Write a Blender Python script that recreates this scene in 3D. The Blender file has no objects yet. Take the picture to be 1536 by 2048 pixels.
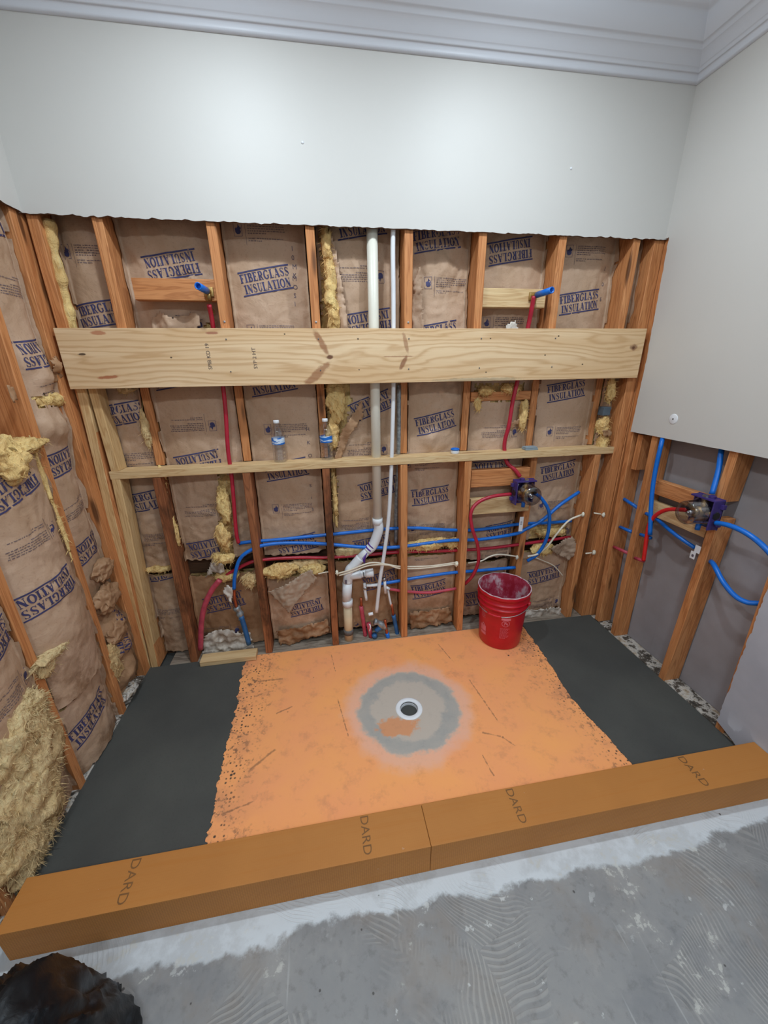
import bpy, bmesh, math, random
from math import sin, cos, pi, radians as RAD
from mathutils import Vector as V, Matrix, noise as MN
random.seed(7)
S = bpy.context.scene
COL = S.collection

# ------------------------------------------------------------------ camera
CAM = V((1.0347, -1.9011, 1.5540)); PT, YW, RL, FPX = .3540, .1573, -.0154, 764.35
Fv = V((sin(YW)*cos(PT), cos(YW)*cos(PT), -sin(PT)))
R0 = V((cos(YW), -sin(YW), 0)); U0 = R0.cross(Fv)
Rv = R0*cos(RL) + U0*sin(RL); Uv = -R0*sin(RL) + U0*cos(RL)
cd = bpy.data.cameras.new('camera'); cam = bpy.data.objects.new('camera', cd); COL.objects.link(cam)
cam.matrix_world = Matrix(((Rv.x, Uv.x, -Fv.x, CAM.x), (Rv.y, Uv.y, -Fv.y, CAM.y), (Rv.z, Uv.z, -Fv.z, CAM.z), (0, 0, 0, 1)))
cd.sensor_fit = 'HORIZONTAL'; cd.sensor_width = 36; cd.lens = FPX/1536*36; cd.clip_start = .02
S.camera = cam
# ------------------------------------------------------------------ light
S.view_settings.view_transform = 'Standard'; S.view_settings.look = 'None'
S.view_settings.gamma = 1; S.view_settings.use_curve_mapping = False
S.view_settings.exposure = 0.06
wd = bpy.data.worlds.new('world'); S.world = wd; wd.use_nodes = True
wd.node_tree.nodes['Background'].inputs[0].default_value = (.8, .9, 1, 1)
wd.node_tree.nodes['Background'].inputs[1].default_value = .25
def lamp(name, loc, size, power, color, spread=180):
    l = bpy.data.lights.new(name, 'AREA'); l.shape = 'DISK'; l.size = size; l.energy = power; l.color = color
    l.spread = RAD(spread)
    o = bpy.data.objects.new(name, l); COL.objects.link(o); o.location = loc
    return o
LC = (.80, .915, 1)
def fill_point(loc, power):
    l = bpy.data.lights.new('crown_fill', 'POINT'); l.shadow_soft_size = .05; l.energy = power; l.color = LC
    o = bpy.data.objects.new('crown_fill', l); COL.objects.link(o); o.location = loc
for x in (.78, 1.82):
    lamp('ceiling_key_and_fill', (x, -.70, 2.815), .08, 10.2, LC, 170)
    fill_point((x, -.70, 2.74), 4.4)  # point light added under each ceiling lamp to brighten crown and ceiling
for x in (.75, 2.05): lamp('ceiling_key_and_fill', (x, -2.7, 2.815), .4, 23, LC)  # unseen fill lights added behind the camera to soften the falloff

# ------------------------------------------------------------------ helpers
def P(px, py, ax, val):
    """point seen at pixel px,py lying on the plane axis=val"""
    d = Fv + Rv*((px-768)/FPX) - Uv*((py-1024)/FPX)
    return CAM + d*((val-CAM[ax])/d[ax])
def PB(px, py, y=.0127): return P(px, py, 1, y)
def PF(px, py, z=0.): return P(px, py, 2, z)
def PR(px, py, x=2.72): return P(px, py, 0, x)
def PL(px, py, x=-.0127): return P(px, py, 0, x)

def tag(o, label=None, cat=None, group=None, kind=None):
    if label: o['label'] = label
    if cat: o['category'] = cat
    if group: o['group'] = group
    if kind: o['kind'] = kind
    return o
def empty(name, loc, label, cat, group=None):
    o = bpy.data.objects.new(name, None); COL.objects.link(o); o.location = loc; o.empty_display_size = .05
    return tag(o, label, cat, group)
def obj(name, me, mats, parent=None, smooth=False, origin=None):
    """me: (verts, faces[, matidx]) world coordinates"""
    vs, fs = me[0], me[1]
    off = V((0, 0, 0))
    if parent: off = parent['_o'] if '_o' in parent else V(world_loc(parent))
    elif origin: off = V(origin)
    m = bpy.data.meshes.new(name)
    m.from_pydata([tuple(V(v)-V(off)) for v in vs], [], fs)
    if not isinstance(mats, (list, tuple)): mats = [mats]
    for k in mats: m.materials.append(k)
    if len(me) > 2 and me[2]:
        m.polygons.foreach_set('material_index', me[2])
    if smooth: m.polygons.foreach_set('use_smooth', [True]*len(m.polygons))
    m.update()
    o = bpy.data.objects.new(name, m); COL.objects.link(o)
    if parent: o.parent = parent
    else: o.location = off
    return o
def world_loc(o):
    l = V(o.location)
    p = o.parent
    while p: l += V(p.location); p = p.parent
    return l
def struct(name, me, mats, smooth=False, label=None):
    o = obj(name, me, mats, smooth=smooth); o['kind'] = 'structure'
    if label: o['label'] = label
    return o
def join(*ms):
    vs, fs, mi = [], [], []
    for m in ms:
        n = len(vs); vs += list(m[0]); fs += [tuple(i+n for i in f) for f in m[1]]
        mi += list(m[2]) if len(m) > 2 and m[2] else [0]*len(m[1])
    return vs, fs, mi
def withmat(m, k): return m[0], m[1], [k]*len(m[1])
def box(x0, x1, y0, y1, z0, z1, bev=0.):
    if bev <= 0:
        v = [(x, y, z) for x in (x0, x1) for y in (y0, y1) for z in (z0, z1)]
        return v, [(0, 1, 3, 2), (4, 6, 7, 5), (0, 4, 5, 1), (2, 3, 7, 6), (0, 2, 6, 4), (1, 5, 7, 3)], None
    bm = bmesh.new(); bmesh.ops.create_cube(bm, size=1)
    for q in bm.verts: q.co = V(((x0+x1)/2+q.co.x*(x1-x0), (y0+y1)/2+q.co.y*(y1-y0), (z0+z1)/2+q.co.z*(z1-z0)))
    bmesh.ops.bevel(bm, geom=bm.edges[:], offset=bev, segments=2, affect='EDGES', profile=.6)
    return frombm(bm)
def frombm(bm):
    bm.verts.ensure_lookup_table(); bm.verts.index_update()
    r = [tuple(v.co) for v in bm.verts], [tuple(v.index for v in f.verts) for f in bm.faces], None
    bm.free(); return r
def xf(m, M): return [tuple(M @ V(v)) for v in m[0]], m[1], (m[2] if len(m) > 2 else None)
def bar(A, B, wx, wy, bev=.002, wob=0., seed=0):
    """rectangular member from A to B; cross section wx (along world x or y) by wy, bevelled, slightly uneven"""
    A, B = V(A), V(B); d = (B-A); L = d.length; d.normalize()
    n = max(2, int(L/.12)); 
    # frame
    ax = V((1, 0, 0)) if abs(d.x) < .7 else V((0, 0, 1))
    s = (ax - d*ax.dot(d)).normalized(); t = d.cross(s)
    vs, fs = [], []
    hx, hy = wx/2, wy/2; b = bev
    prof = [(-hx+b, -hy), (hx-b, -hy), (hx, -hy+b), (hx, hy-b), (hx-b, hy), (-hx+b, hy), (-hx, hy-b), (-hx, -hy+b)]
    for i in range(n+1):
        c = A + d*(L*i/n)
        for (p, q) in prof:
            w = wob*(MN.noise(V((c.x*3+seed*7.1, c.z*4+p*9, c.y*3+q*9))))
            vs.append(tuple(c + s*(p+w) + t*(q+w*.6)))
    for i in range(n):
        for k in range(8):
            a = i*8+k; b2 = i*8+(k+1) % 8
            fs.append((a, b2, b2+8, a+8))
    fs.append(tuple(range(7, -1, -1))); fs.append(tuple(n*8+k for k in range(8)))
    return vs, fs, None
def crom(pts, k=8):
    pts = [V(p) for p in pts]
    if len(pts) == 2: return [pts[0].lerp(pts[1], i/2) for i in range(3)]
    o = []; q = [pts[0]*2-pts[1]] + pts + [pts[-1]*2-pts[-2]]
    for i in range(1, len(q)-2):
        for j in range(k):
            t = j/k; a, b, c, d = q[i-1:i+3]
            o.append(.5*((2*b)+(c-a)*t+(2*a-5*b+4*c-d)*t*t+(3*b-3*c+d-a)*t**3))
    return o + [pts[-1]]
def tube(pts, r, seg=14, k=8, hollow=0., curve=True):
    c = crom(pts, k) if curve else [V(p) for p in pts]
    n = len(c); rr = r if callable(r) else (lambda t: r)
    vs, fs = [], []; up = None
    for i in range(n):
        d = (c[min(i+1, n-1)]-c[max(i-1, 0)]).normalized()
        if up is None:
            up = V((0, 0, 1)) if abs(d.z) < .8 else V((1, 0, 0))
        up = (up-d*up.dot(d)).normalized(); s = d.cross(up)
        R = rr(i/(n-1))
        for j in range(seg):
            a = 2*pi*j/seg; vs.append(tuple(c[i]+(up*cos(a)+s*sin(a))*R))
    for i in range(n-1):
        for j in range(seg):
            a = i*seg+j; b = i*seg+(j+1) % seg
            fs.append((a, b, b+seg, a+seg))
    if not hollow:
        fs.append(tuple(range(seg-1, -1, -1))); fs.append(tuple((n-1)*seg+j for j in range(seg)))
    else:  # open end at the last point, with a wall and a dark bore
        base = len(vs); cc = c[-1]; d = (c[-1]-c[-2]).normalized()
        for dep in (0, .02):
            for j in range(seg):
                q = V(vs[(n-1)*seg+j])-cc; vs.append(tuple(cc+q*hollow-d*dep))
        for j in range(seg):
            a = (n-1)*seg+j; b = (n-1)*seg+(j+1) % seg; a2 = base+j; b2 = base+(j+1) % seg
            fs.append((a, b, b2, a2)); fs.append((a2, b2, b2+seg, a2+seg))
        fs.append(tuple(base+seg+j for j in range(seg))); fs.append(tuple(range(seg-1, -1, -1)))
    return vs, fs, None
def lathe(prof, c, seg=40, axis='z', caps=True):
    vs, fs = [], []
    for (r, h) in prof:
        for j in range(seg):
            a = 2*pi*j/seg
            p = {'z': (r*cos(a), r*sin(a), h), 'y': (r*cos(a), h, r*sin(a)), 'x': (h, r*cos(a), r*sin(a))}[axis]
            vs.append((c[0]+p[0], c[1]+p[1], c[2]+p[2]))
    for i in range(len(prof)-1):
        for j in range(seg):
            a = i*seg+j; b = i*seg+(j+1) % seg; fs.append((a, b, b+seg, a+seg))
    if caps:
        if prof[0][0] > 1e-4: fs.append(tuple(range(seg-1, -1, -1)))
        if prof[-1][0] > 1e-4: fs.append(tuple((len(prof)-1)*seg+j for j in range(seg)))
    return vs, fs, None
def extrude_poly(poly, fn, d0, d1, kside=0):
    """poly list of (a,b); fn(a,b,d)->xyz ; thin solid"""
    n = len(poly)
    vs = [fn(a, b, d0) for a, b in poly]+[fn(a, b, d1) for a, b in poly]
    fs = [tuple(range(n)), tuple(range(2*n-1, n-1, -1))]+[(i, (i+1) % n, n+(i+1) % n, n+i) for i in range(n)]
    return vs, fs, [0, 0]+[kside]*n
def rough_line(a, b, step, amp, seed=0, axis=1):
    """points from a to b (2-tuples) with a jagged offset across"""
    a = V(a); b = V(b); L = (b-a).length; n = max(1, int(L/step)); d = (b-a)/L; q = V((-d.y, d.x)); o = []
    for i in range(n+1):
        p = a+(b-a)*i/n
        w = amp*(MN.noise(V((p.x*37+seed, p.y*37, seed*3.3)))+.6*MN.noise(V((p.x*130+seed, p.y*130, seed)))) if 0 < i < n else 0
        o.append(tuple(p+q*w))
    return o
def inpoly(x, y, poly):
    c = False; n = len(poly); j = n-1
    for i in range(n):
        xi, yi = poly[i]; xj, yj = poly[j]
        if (yi > y) != (yj > y) and x < (xj-xi)*(y-yi)/(yj-yi)+xi: c = not c
        j = i
    return c

# ------------------------------------------------------------------ materials
def srgb(c):
    return tuple(((v/255)/12.92 if v/255 <= .04045 else ((v/255+.055)/1.055)**2.4) for v in c)+(1,)
class NT:
    def __init__(s, name):
        s.m = bpy.data.materials.new(name); s.m.use_nodes = True; s.t = s.m.node_tree
        s.b = s.t.nodes['Principled BSDF']; s.tc = s.n('ShaderNodeTexCoord')
    def n(s, k, **kw):
        q = s.t.nodes.new(k)
        for a, v in kw.items(): setattr(q, a, v)
        return q
    def l(s, a, b): s.t.links.new(a, b)
    def map(s, scale=(1, 1, 1), loc=(0, 0, 0), rot=(0, 0, 0), rnd=0., src=None):
        q = s.n('ShaderNodeMapping'); q.inputs['Scale'].default_value = scale; q.inputs['Location'].default_value = loc; q.inputs['Rotation'].default_value = rot
        src = src or s.tc.outputs['Object']
        if rnd:
            oi = s.n('ShaderNodeObjectInfo'); a = s.n('ShaderNodeVectorMath', operation='ADD'); mu = s.n('ShaderNodeMath', operation='MULTIPLY'); mu.inputs[1].default_value = rnd
            s.l(oi.outputs['Random'], mu.inputs[0]); s.l(src, a.inputs[0]); s.l(mu.outputs[0], a.inputs[1]); src = a.outputs[0]
        s.l(src, q.inputs['Vector']); return q.outputs[0]
    def noise(s, vec, scale, det=4, rough=.5, dist=0.):
        q = s.n('ShaderNodeTexNoise'); q.inputs['Scale'].default_value = scale; q.inputs['Detail'].default_value = det
        q.inputs['Roughness'].default_value = rough; q.inputs['Distortion'].default_value = dist
        s.l(vec, q.inputs['Vector']); return q.outputs['Fac']
    def vor(s, vec, scale, feat='F1', out='Distance', rand=1.):
        q = s.n('ShaderNodeTexVoronoi', feature=feat); q.inputs['Scale'].default_value = scale; q.inputs['Randomness'].default_value = rand
        s.l(vec, q.inputs['Vector']); return q.outputs[out]
    def ramp(s, fac, stops, interp='LINEAR'):
        q = s.n('ShaderNodeValToRGB'); q.color_ramp.interpolation = interp; e = q.color_ramp.elements
        while len(e) < len(stops): e.new(.5)
        for i, (p, c) in enumerate(stops):
            e[i].position = p; e[i].color = c if len(c) == 4 else tuple(c)+(1,)
        s.l(fac, q.inputs[0]); return q.outputs[0]
    def r01(s, fac, a, b):
        q = s.n('ShaderNodeMapRange'); q.inputs['From Min'].default_value = a; q.inputs['From Max'].default_value = b; q.interpolation_type = 'SMOOTHSTEP'
        s.l(fac, q.inputs['Value']); return q.outputs[0]
    def math(s, op, a, b=None, c=None):
        q = s.n('ShaderNodeMath', operation=op)
        for i, v in enumerate((a, b, c)):
            if v is None: continue
            if isinstance(v, (int, float)): q.inputs[i].default_value = v
            else: s.l(v, q.inputs[i])
        return q.outputs[0]
    def mix(s, fac, a, b, mode='MIX'):
        q = s.n('ShaderNodeMix', data_type='RGBA', blend_type=mode)
        if isinstance(fac, (int, float)): q.inputs['Factor'].default_value = fac
        else: s.l(fac, q.inputs['Factor'])
        for k, v in (('A', a), ('B', b)):
            i = [x for x in q.inputs if x.name == k and x.type == 'RGBA'][0]
            if isinstance(v, tuple): i.default_value = v
            else: s.l(v, i)
        return [x for x in q.outputs if x.type == 'RGBA'][0]
    def xyz(s, src=None):
        q = s.n('ShaderNodeSeparateXYZ'); s.l(src or s.tc.outputs['Object'], q.inputs[0]); return q.outputs
    def col(s, c):
        if isinstance(c, tuple): s.b.inputs['Base Color'].default_value = c
        else: s.l(c, s.b.inputs['Base Color'])
    def bump(s, h, strength=.3, dist=.002):
        q = s.n('ShaderNodeBump'); q.inputs['Strength'].default_value = strength; q.inputs['Distance'].default_value = dist
        s.l(h, q.inputs['Height']); s.l(q.outputs[0], s.b.inputs['Normal'])
    def set(s, rough=.6, metal=0., spec=.5, **kw):
        s.b.inputs['Roughness'].default_value = rough; s.b.inputs['Metallic'].default_value = metal
        s.b.inputs['Specular IOR Level'].default_value = spec
        for k, v in kw.items(): s.b.inputs[k.replace('_', ' ')].default_value = v
        return s.m
def plain(name, c, rough=.5, metal=0., var=.12, spec=.5, vs=30):
    t = NT(name); c = srgb(c); f = t.noise(t.map(rnd=9), vs, 3)
    d = tuple(x*(1-var) for x in c[:3])+(1,); e = tuple(min(1, x*(1+var)) for x in c[:3])+(1,)
    t.col(t.ramp(f, [(.3, d), (.7, e)])); t.bump(f, .1, .001)
    return t.set(rough, metal, spec)
def wood(name, axis, light, mid, dark, knot=(70, 38, 18), rough=.62, kn=True, stain=0., fresh=False):
    t = NT(name); sc = {'x': (1.2, 16, 16), 'y': (16, 1.2, 16), 'z': (16, 16, 1.2)}[axis]
    v = t.map(sc, rnd=37.)
    f1 = t.noise(v, 1.6, 3, .55, .6)
    # rings
    w = t.math('SINE', t.math('MULTIPLY', f1, 46 if not fresh else 62))
    w = t.math('MULTIPLY_ADD', w, .5, .5)
    fine = t.noise(t.map({'x': (6, 300, 300), 'y': (300, 6, 300), 'z': (300, 300, 6)}[axis], rnd=5), 1, 2)
    c = t.mix(t.r01(f1, .25, .75), srgb(light), srgb(mid))
    c = t.mix(t.math('MULTIPLY', t.math('POWER', w, 2.5), .55), c, srgb(dark))
    c = t.mix(t.math('MULTIPLY', t.r01(fine, .45, .8), .35), c, srgb(dark))
    if kn:
        kv = t.vor(t.map({'x': (1.6, 9, 9), 'y': (9, 1.6, 9), 'z': (9, 9, 1.6)}[axis], rnd=21), 1.1)
        c = t.mix(t.math('MULTIPLY', t.math('SUBTRACT', 1., t.r01(kv, .07, .16)), .8), c, srgb(knot))
    if stain:
        s = t.noise(t.map((2.2, 2.2, 1.1), rnd=50), 2.2, 6, .65)
        c = t.mix(t.math('MULTIPLY', t.r01(s, .5, .68), stain), c, srgb((66, 40, 24)))
    t.col(c); t.bump(t.math('ADD', fine, w), .25, .0012)
    return t.set(rough, spec=.35)
OR = ((214, 150, 98), (196, 128, 76), (156, 92, 50))
M = {}
M['stud_z'] = wood('aged_fir_upright', 'z', *OR)
M['stud_x'] = wood('aged_fir_level', 'x', *OR)
M['stud_y'] = wood('aged_fir_crosswise', 'y', *OR)
M['dark_z'] = wood('stained_fir_upright', 'z', (168, 108, 70), (140, 82, 50), (98, 56, 34), stain=.9)
M['pine_z'] = wood('fresh_pine_upright', 'z', (222, 190, 140), (206, 168, 116), (178, 132, 82), fresh=True)
M['pine_x'] = wood('fresh_pine_level', 'x', (226, 198, 152), (212, 178, 130), (184, 140, 92), knot=(120, 70, 40), fresh=True)
M['pine_y'] = wood('fresh_pine_crosswise', 'y', (226, 198, 152), (212, 178, 130), (184, 140, 92), fresh=True)
M['sill'] = wood('weathered_sill_wood', 'x', (172, 160, 145), (140, 126, 112), (84, 72, 62), stain=.5)
def beam_mat():
    t = NT('header_pine'); x, y, z = t.xyz()
    v = t.map((.9, 1, 7.5)); n = t.noise(v, 1.5, 4, .45, .5)
    # growth rings: bands across the height, bent round the knots
    h = t.math('MULTIPLY_ADD', n, .9, t.math('MULTIPLY', z, 5.2))
    for (kx, kz) in ((1.08, .12), (1.43, .11), (2.45, .15)):
        d = t.math('ADD', t.math('MULTIPLY', t.math('POWER', t.math('SUBTRACT', x, kx), 2), 60), t.math('MULTIPLY', t.math('POWER', t.math('SUBTRACT', z, kz), 2), 350))
        h = t.math('MULTIPLY_ADD', t.math('DIVIDE', 1., t.math('ADD', d, 1.)), .22, h)
    w = t.math('MULTIPLY_ADD', t.math('SINE', t.math('MULTIPLY', h, 44)), .5, .5)
    fine = t.noise(t.map((5, 200, 260)), 1, 2)
    c = t.mix(t.r01(n, .3, .7), srgb((234, 204, 164)), srgb((220, 184, 140)))
    c = t.mix(t.math('MULTIPLY', t.math('POWER', w, 3), .5), c, srgb((188, 142, 92)))
    c = t.mix(t.math('MULTIPLY', t.r01(fine, .5, .8), .25), c, srgb((180, 135, 88)))
    nz = t.noise(t.map((14, 14, 14)), 1.5, 4, .6)
    def spot(cx, cz, rx, rz, ang, colr, amt):
        nonlocal c
        ca, sa = cos(ang), sin(ang)
        dx = t.math('SUBTRACT', x, cx); dz = t.math('SUBTRACT', z, cz)
        u = t.math('ADD', t.math('MULTIPLY', dx, ca/rx), t.math('MULTIPLY', dz, sa/rx)); q = t.math('ADD', t.math('MULTIPLY', dx, -sa/rz), t.math('MULTIPLY', dz, ca/rz))
        d = t.math('ADD', t.math('SQRT', t.math('ADD', t.math('MULTIPLY', u, u), t.math('MULTIPLY', q, q))), t.math('MULTIPLY', t.math('SUBTRACT', nz, .5), 1.6))
        f = t.math('MULTIPLY', t.math('SUBTRACT', 1., t.r01(d, .55, 1.05)), amt)
        c = t.mix(f, c, srgb(colr))
    K = (148, 92, 58)
    spot(1.055, .175, .07, .016, RAD(-60), K, .75); spot(1.03, .045, .085, .02, RAD(38), K, .7); spot(1.09, .115, .02, .01, 0, (96, 52, 34), .9)
    spot(1.44, .17, .05, .012, RAD(-75), K, .6); spot(1.43, .09, .045, .012, RAD(60), (130, 74, 46), .75); spot(1.42, .115, .09, .004, 0, K, .6)
    spot(.16, .215, .03, .008, 0, (176, 96, 62), .7); spot(.16, .045, .05, .008, RAD(4), (166, 84, 52), .75); spot(.08, .135, .02, .005, 0, (60, 40, 30), .9)
    spot(.60, .215, .03, .006, 0, (150, 72, 58), .7); spot(2.62, .145, .024, .018, 0, (140, 100, 72), .85); spot(2.62, .145, .01, .008, 0, (96, 60, 42), .9)
    for (a, b) in ((.9, .21), (1.22, .19), (1.22, .06), (.42, .12), (1.85, .19), (2.14, .115), (2.35, .07), (1.84, .04), (2.2, .2)): spot(a, b, .005, .004, 0, (60, 42, 32), .9)
    spot(1.8, .006, .25, .012, 0, (132, 130, 110), .45)
    t.col(c); t.bump(t.math('ADD', fine, w), .2, .001); return t.set(.55, spec=.35)
M['beam'] = beam_mat()
def paint(name, c, rough=.45, var=.02):
    t = NT(name); f = t.noise(t.map(), 3, 4); c = srgb(c)
    t.col(t.ramp(f, [(.3, tuple(x*(1-var) for x in c[:3])), (.7, c[:3])]))
    t.bump(t.noise(t.map(), 180, 3), .12, .0006); return t.set(rough, spec=.35)
M['paint'] = paint('greige_wall_paint', (204, 201, 196), .5)
M['white'] = paint('white_trim_paint', (214, 217, 224), .38)
M['ceil'] = paint('ceiling_paint', (196, 196, 196), .7)
M['gyp'] = paint('bare_gypsum', (226, 228, 232), .8)
M['tornpaper'] = paint('torn_drywall_paper', (120, 92, 70), .9, .4)
def greyboard():
    t = NT('grey_drywall_back'); f = t.noise(t.map(), 2.5, 5, .6); g = t.noise(t.map((40, 40, 6)), 1, 3)
    c = t.ramp(f, [(.3, srgb((142, 136, 136))), (.7, srgb((162, 158, 162)))]); c = t.mix(t.math('MULTIPLY', t.r01(g, .6, .8), .15), c, srgb((120, 112, 108)))
    t.col(c); t.bump(g, .1, .0008); return t.set(.85, spec=.2)
M['greyboard'] = greyboard()
def lowboard():
    t = NT('scuffed_drywall_face'); f = t.noise(t.map(), 3.5, 5, .6); g = t.noise(t.map(), 9, 4)
    c = t.ramp(f, [(.3, srgb((168, 168, 176))), (.7, srgb((186, 186, 194)))])
    x, y, z = t.xyz(); k = t.math('MULTIPLY', t.r01(g, .5, .56), t.math('SUBTRACT', 1., t.r01(z, .02, .16)))
    c = t.mix(k, c, srgb((214, 216, 224))); t.col(c); t.bump(g, .15, .001); return t.set(.8, spec=.2)
M['lowboard'] = lowboard()
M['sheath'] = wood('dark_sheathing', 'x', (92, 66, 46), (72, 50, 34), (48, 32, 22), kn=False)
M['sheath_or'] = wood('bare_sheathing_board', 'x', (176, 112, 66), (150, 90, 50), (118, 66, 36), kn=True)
def kraft(name='kraft_paper', a=(196, 165, 140), b=(180, 148, 120), stain=.0):
    t = NT(name); f = t.noise(t.map(rnd=11), 3.2, 5, .6)
    wr = t.noise(t.map((1, 1, 1.3), rnd=31), 9, 5, .62, 1.2); wr2 = t.vor(t.map((1, 1, .8), rnd=17), 14, 'DISTANCE_TO_EDGE')
    c = t.mix(t.r01(f, .3, .7), srgb(a), srgb(b))
    c = t.mix(t.math('MULTIPLY', t.r01(t.noise(t.map(rnd=7), 120, 2), .55, .75), .18), c, srgb((120, 86, 58)))
    st = t.noise(t.map(rnd=3), 4.5, 6, .7)
    x, y, z = t.xyz()
    low = t.math('SUBTRACT', 1., t.r01(z, .0, .35))
    c = t.mix(t.math('MULTIPLY', t.math('MULTIPLY', t.r01(st, .45, .62), low), .7), c, srgb((112, 76, 44)))
    t.col(c); t.bump(t.math('MULTIPLY_ADD', t.r01(wr2, 0, .25), .35, wr), .4, .009)
    return t.set(.62, spec=.4)
M['kraft'] = kraft()
M['kraft2'] = kraft('crumpled_kraft_paper', (180, 142, 108), (152, 114, 82))
M['greykraft'] = kraft('backside_kraft_paper', (178, 156, 136), (158, 136, 116))
M['whitekraft'] = kraft('bleached_paper_scrap', (226, 220, 212), (196, 184, 168))
M['ink'] = plain('navy_ink', (58, 58, 100), .7, var=.25, vs=60)
M['inkgrey'] = plain('faded_ink', (92, 82, 96), .75, var=.2)
M['pencil'] = plain('stencil_ink', (98, 84, 78), .8)
def wool(name, a, b, d):
    t = NT(name); f = t.noise(t.map((1, 1, 1), rnd=13), 16, 6, .72, 1.5); g = t.noise(t.map((1, 1, .25), rnd=3), 90, 4, .7, 1.); h = t.noise(t.map(rnd=19), 5, 4, .6)
    c = t.mix(t.r01(h, .35, .65), srgb(a), srgb(b)); c = t.mix(t.math('MULTIPLY', t.r01(f, .48, .7), .75), c, srgb(d)); c = t.mix(t.math('MULTIPLY', t.r01(g, .5, .75), .4), c, srgb((238, 228, 184)))
    t.col(c); t.bump(t.math('ADD', f, t.math('MULTIPLY', g, .6)), .9, .012)
    return t.set(.95, spec=.1, Subsurface_Weight=.0)
M['wool'] = wool('yellow_fibreglass', (246, 214, 146), (234, 194, 130), (176, 130, 70))
M['woolpale'] = wool('pale_fibreglass', (234, 208, 158), (216, 182, 130), (166, 124, 80))
M['blue'] = plain('blue_pex', (10, 108, 206), .35, var=.08)
M['blueold'] = plain('dusty_blue_sleeve', (40, 96, 150), .5, var=.2)
M['red'] = plain('red_pex', (176, 34, 56), .35, var=.1)
M['redbright'] = plain('bright_red_pex', (214, 34, 34), .35, var=.1)
M['redold'] = plain('dusty_pink_sleeve', (186, 70, 88), .5, var=.2)
M['copper'] = plain('copper', (176, 92, 60), .45, .7, var=.3)
M['brass'] = plain('brass', (170, 140, 88), .4, .9, var=.25)
M['steel'] = plain('steel', (170, 170, 172), .35, .9)
M['pvc'] = plain('cream_pvc', (226, 222, 208), .4, var=.03, vs=6)
M['pvcw'] = plain('white_pvc', (226, 228, 232), .35, var=.04, vs=8)
M['pvco'] = plain('yellowed_pvc', (214, 194, 160), .5, var=.1, vs=9)
M['primer'] = plain('purple_primer', (84, 42, 140), .4)
M['grey'] = plain('grey_rubber', (104, 102, 100), .6)
M['foil'] = plain('crumpled_foil_tape', (150, 156, 160), .35, .5, var=.4, vs=60)
M['purple'] = plain('purple_plastic', (62, 48, 112), .4)
M['blackp'] = plain('black_plastic', (30, 30, 34), .45)
M['wire'] = plain('white_cable_sheath', (226, 216, 196), .5, var=.08)
M['foam'] = plain('white_foam_plug', (232, 226, 206), .8, var=.08)
M['wplastic'] = plain('white_plastic', (232, 234, 238), .35, var=.03)
M['dark'] = plain('dark_hollow', (26, 26, 28), .8)
M['slate'] = plain('slate_blue_box', (76, 88, 98), .6)
M['pad'] = plain('grey_sanding_pad', (140, 152, 160), .7)
def clear(name, tint=(.95, .97, 1, 1), gl=.12, rough=.05):
    t = NT(name); tr = t.n('ShaderNodeBsdfTransparent'); tr.inputs[0].default_value = tint
    g = t.n('ShaderNodeBsdfGlossy'); g.inputs['Roughness'].default_value = rough
    lw = t.n('ShaderNodeLayerWeight'); lw.inputs[0].default_value = .35
    f = t.math('MULTIPLY_ADD', lw.outputs['Facing'], .35, gl); mx = t.n('ShaderNodeMixShader'); t.l(f, mx.inputs[0]); t.l(tr.outputs[0], mx.inputs[1]); t.l(g.outputs[0], mx.inputs[2])
    t.l(mx.outputs[0], t.t.nodes['Material Output'].inputs[0]); t.bump(t.noise(t.map(), 60, 2), .3, .002)
    return t.m
M['clear'] = clear('clear_plastic'); M['smoke'] = clear('smoky_clear_plastic', (.72, .70, .72, 1), .16, .15)
def label_mat():
    t = NT('bottle_label'); f = t.noise(t.map((14, 14, 60), rnd=3), 1, 2, .5, .6); x, y, z = t.xyz()
    c = t.ramp(f, [(.42, srgb((28, 110, 200))), (.5, srgb((28, 110, 200))), (.54, srgb((220, 232, 244))), (.7, srgb((120, 180, 230)))]); t.col(c); return t.set(.3)
M['label'] = label_mat()

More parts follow.
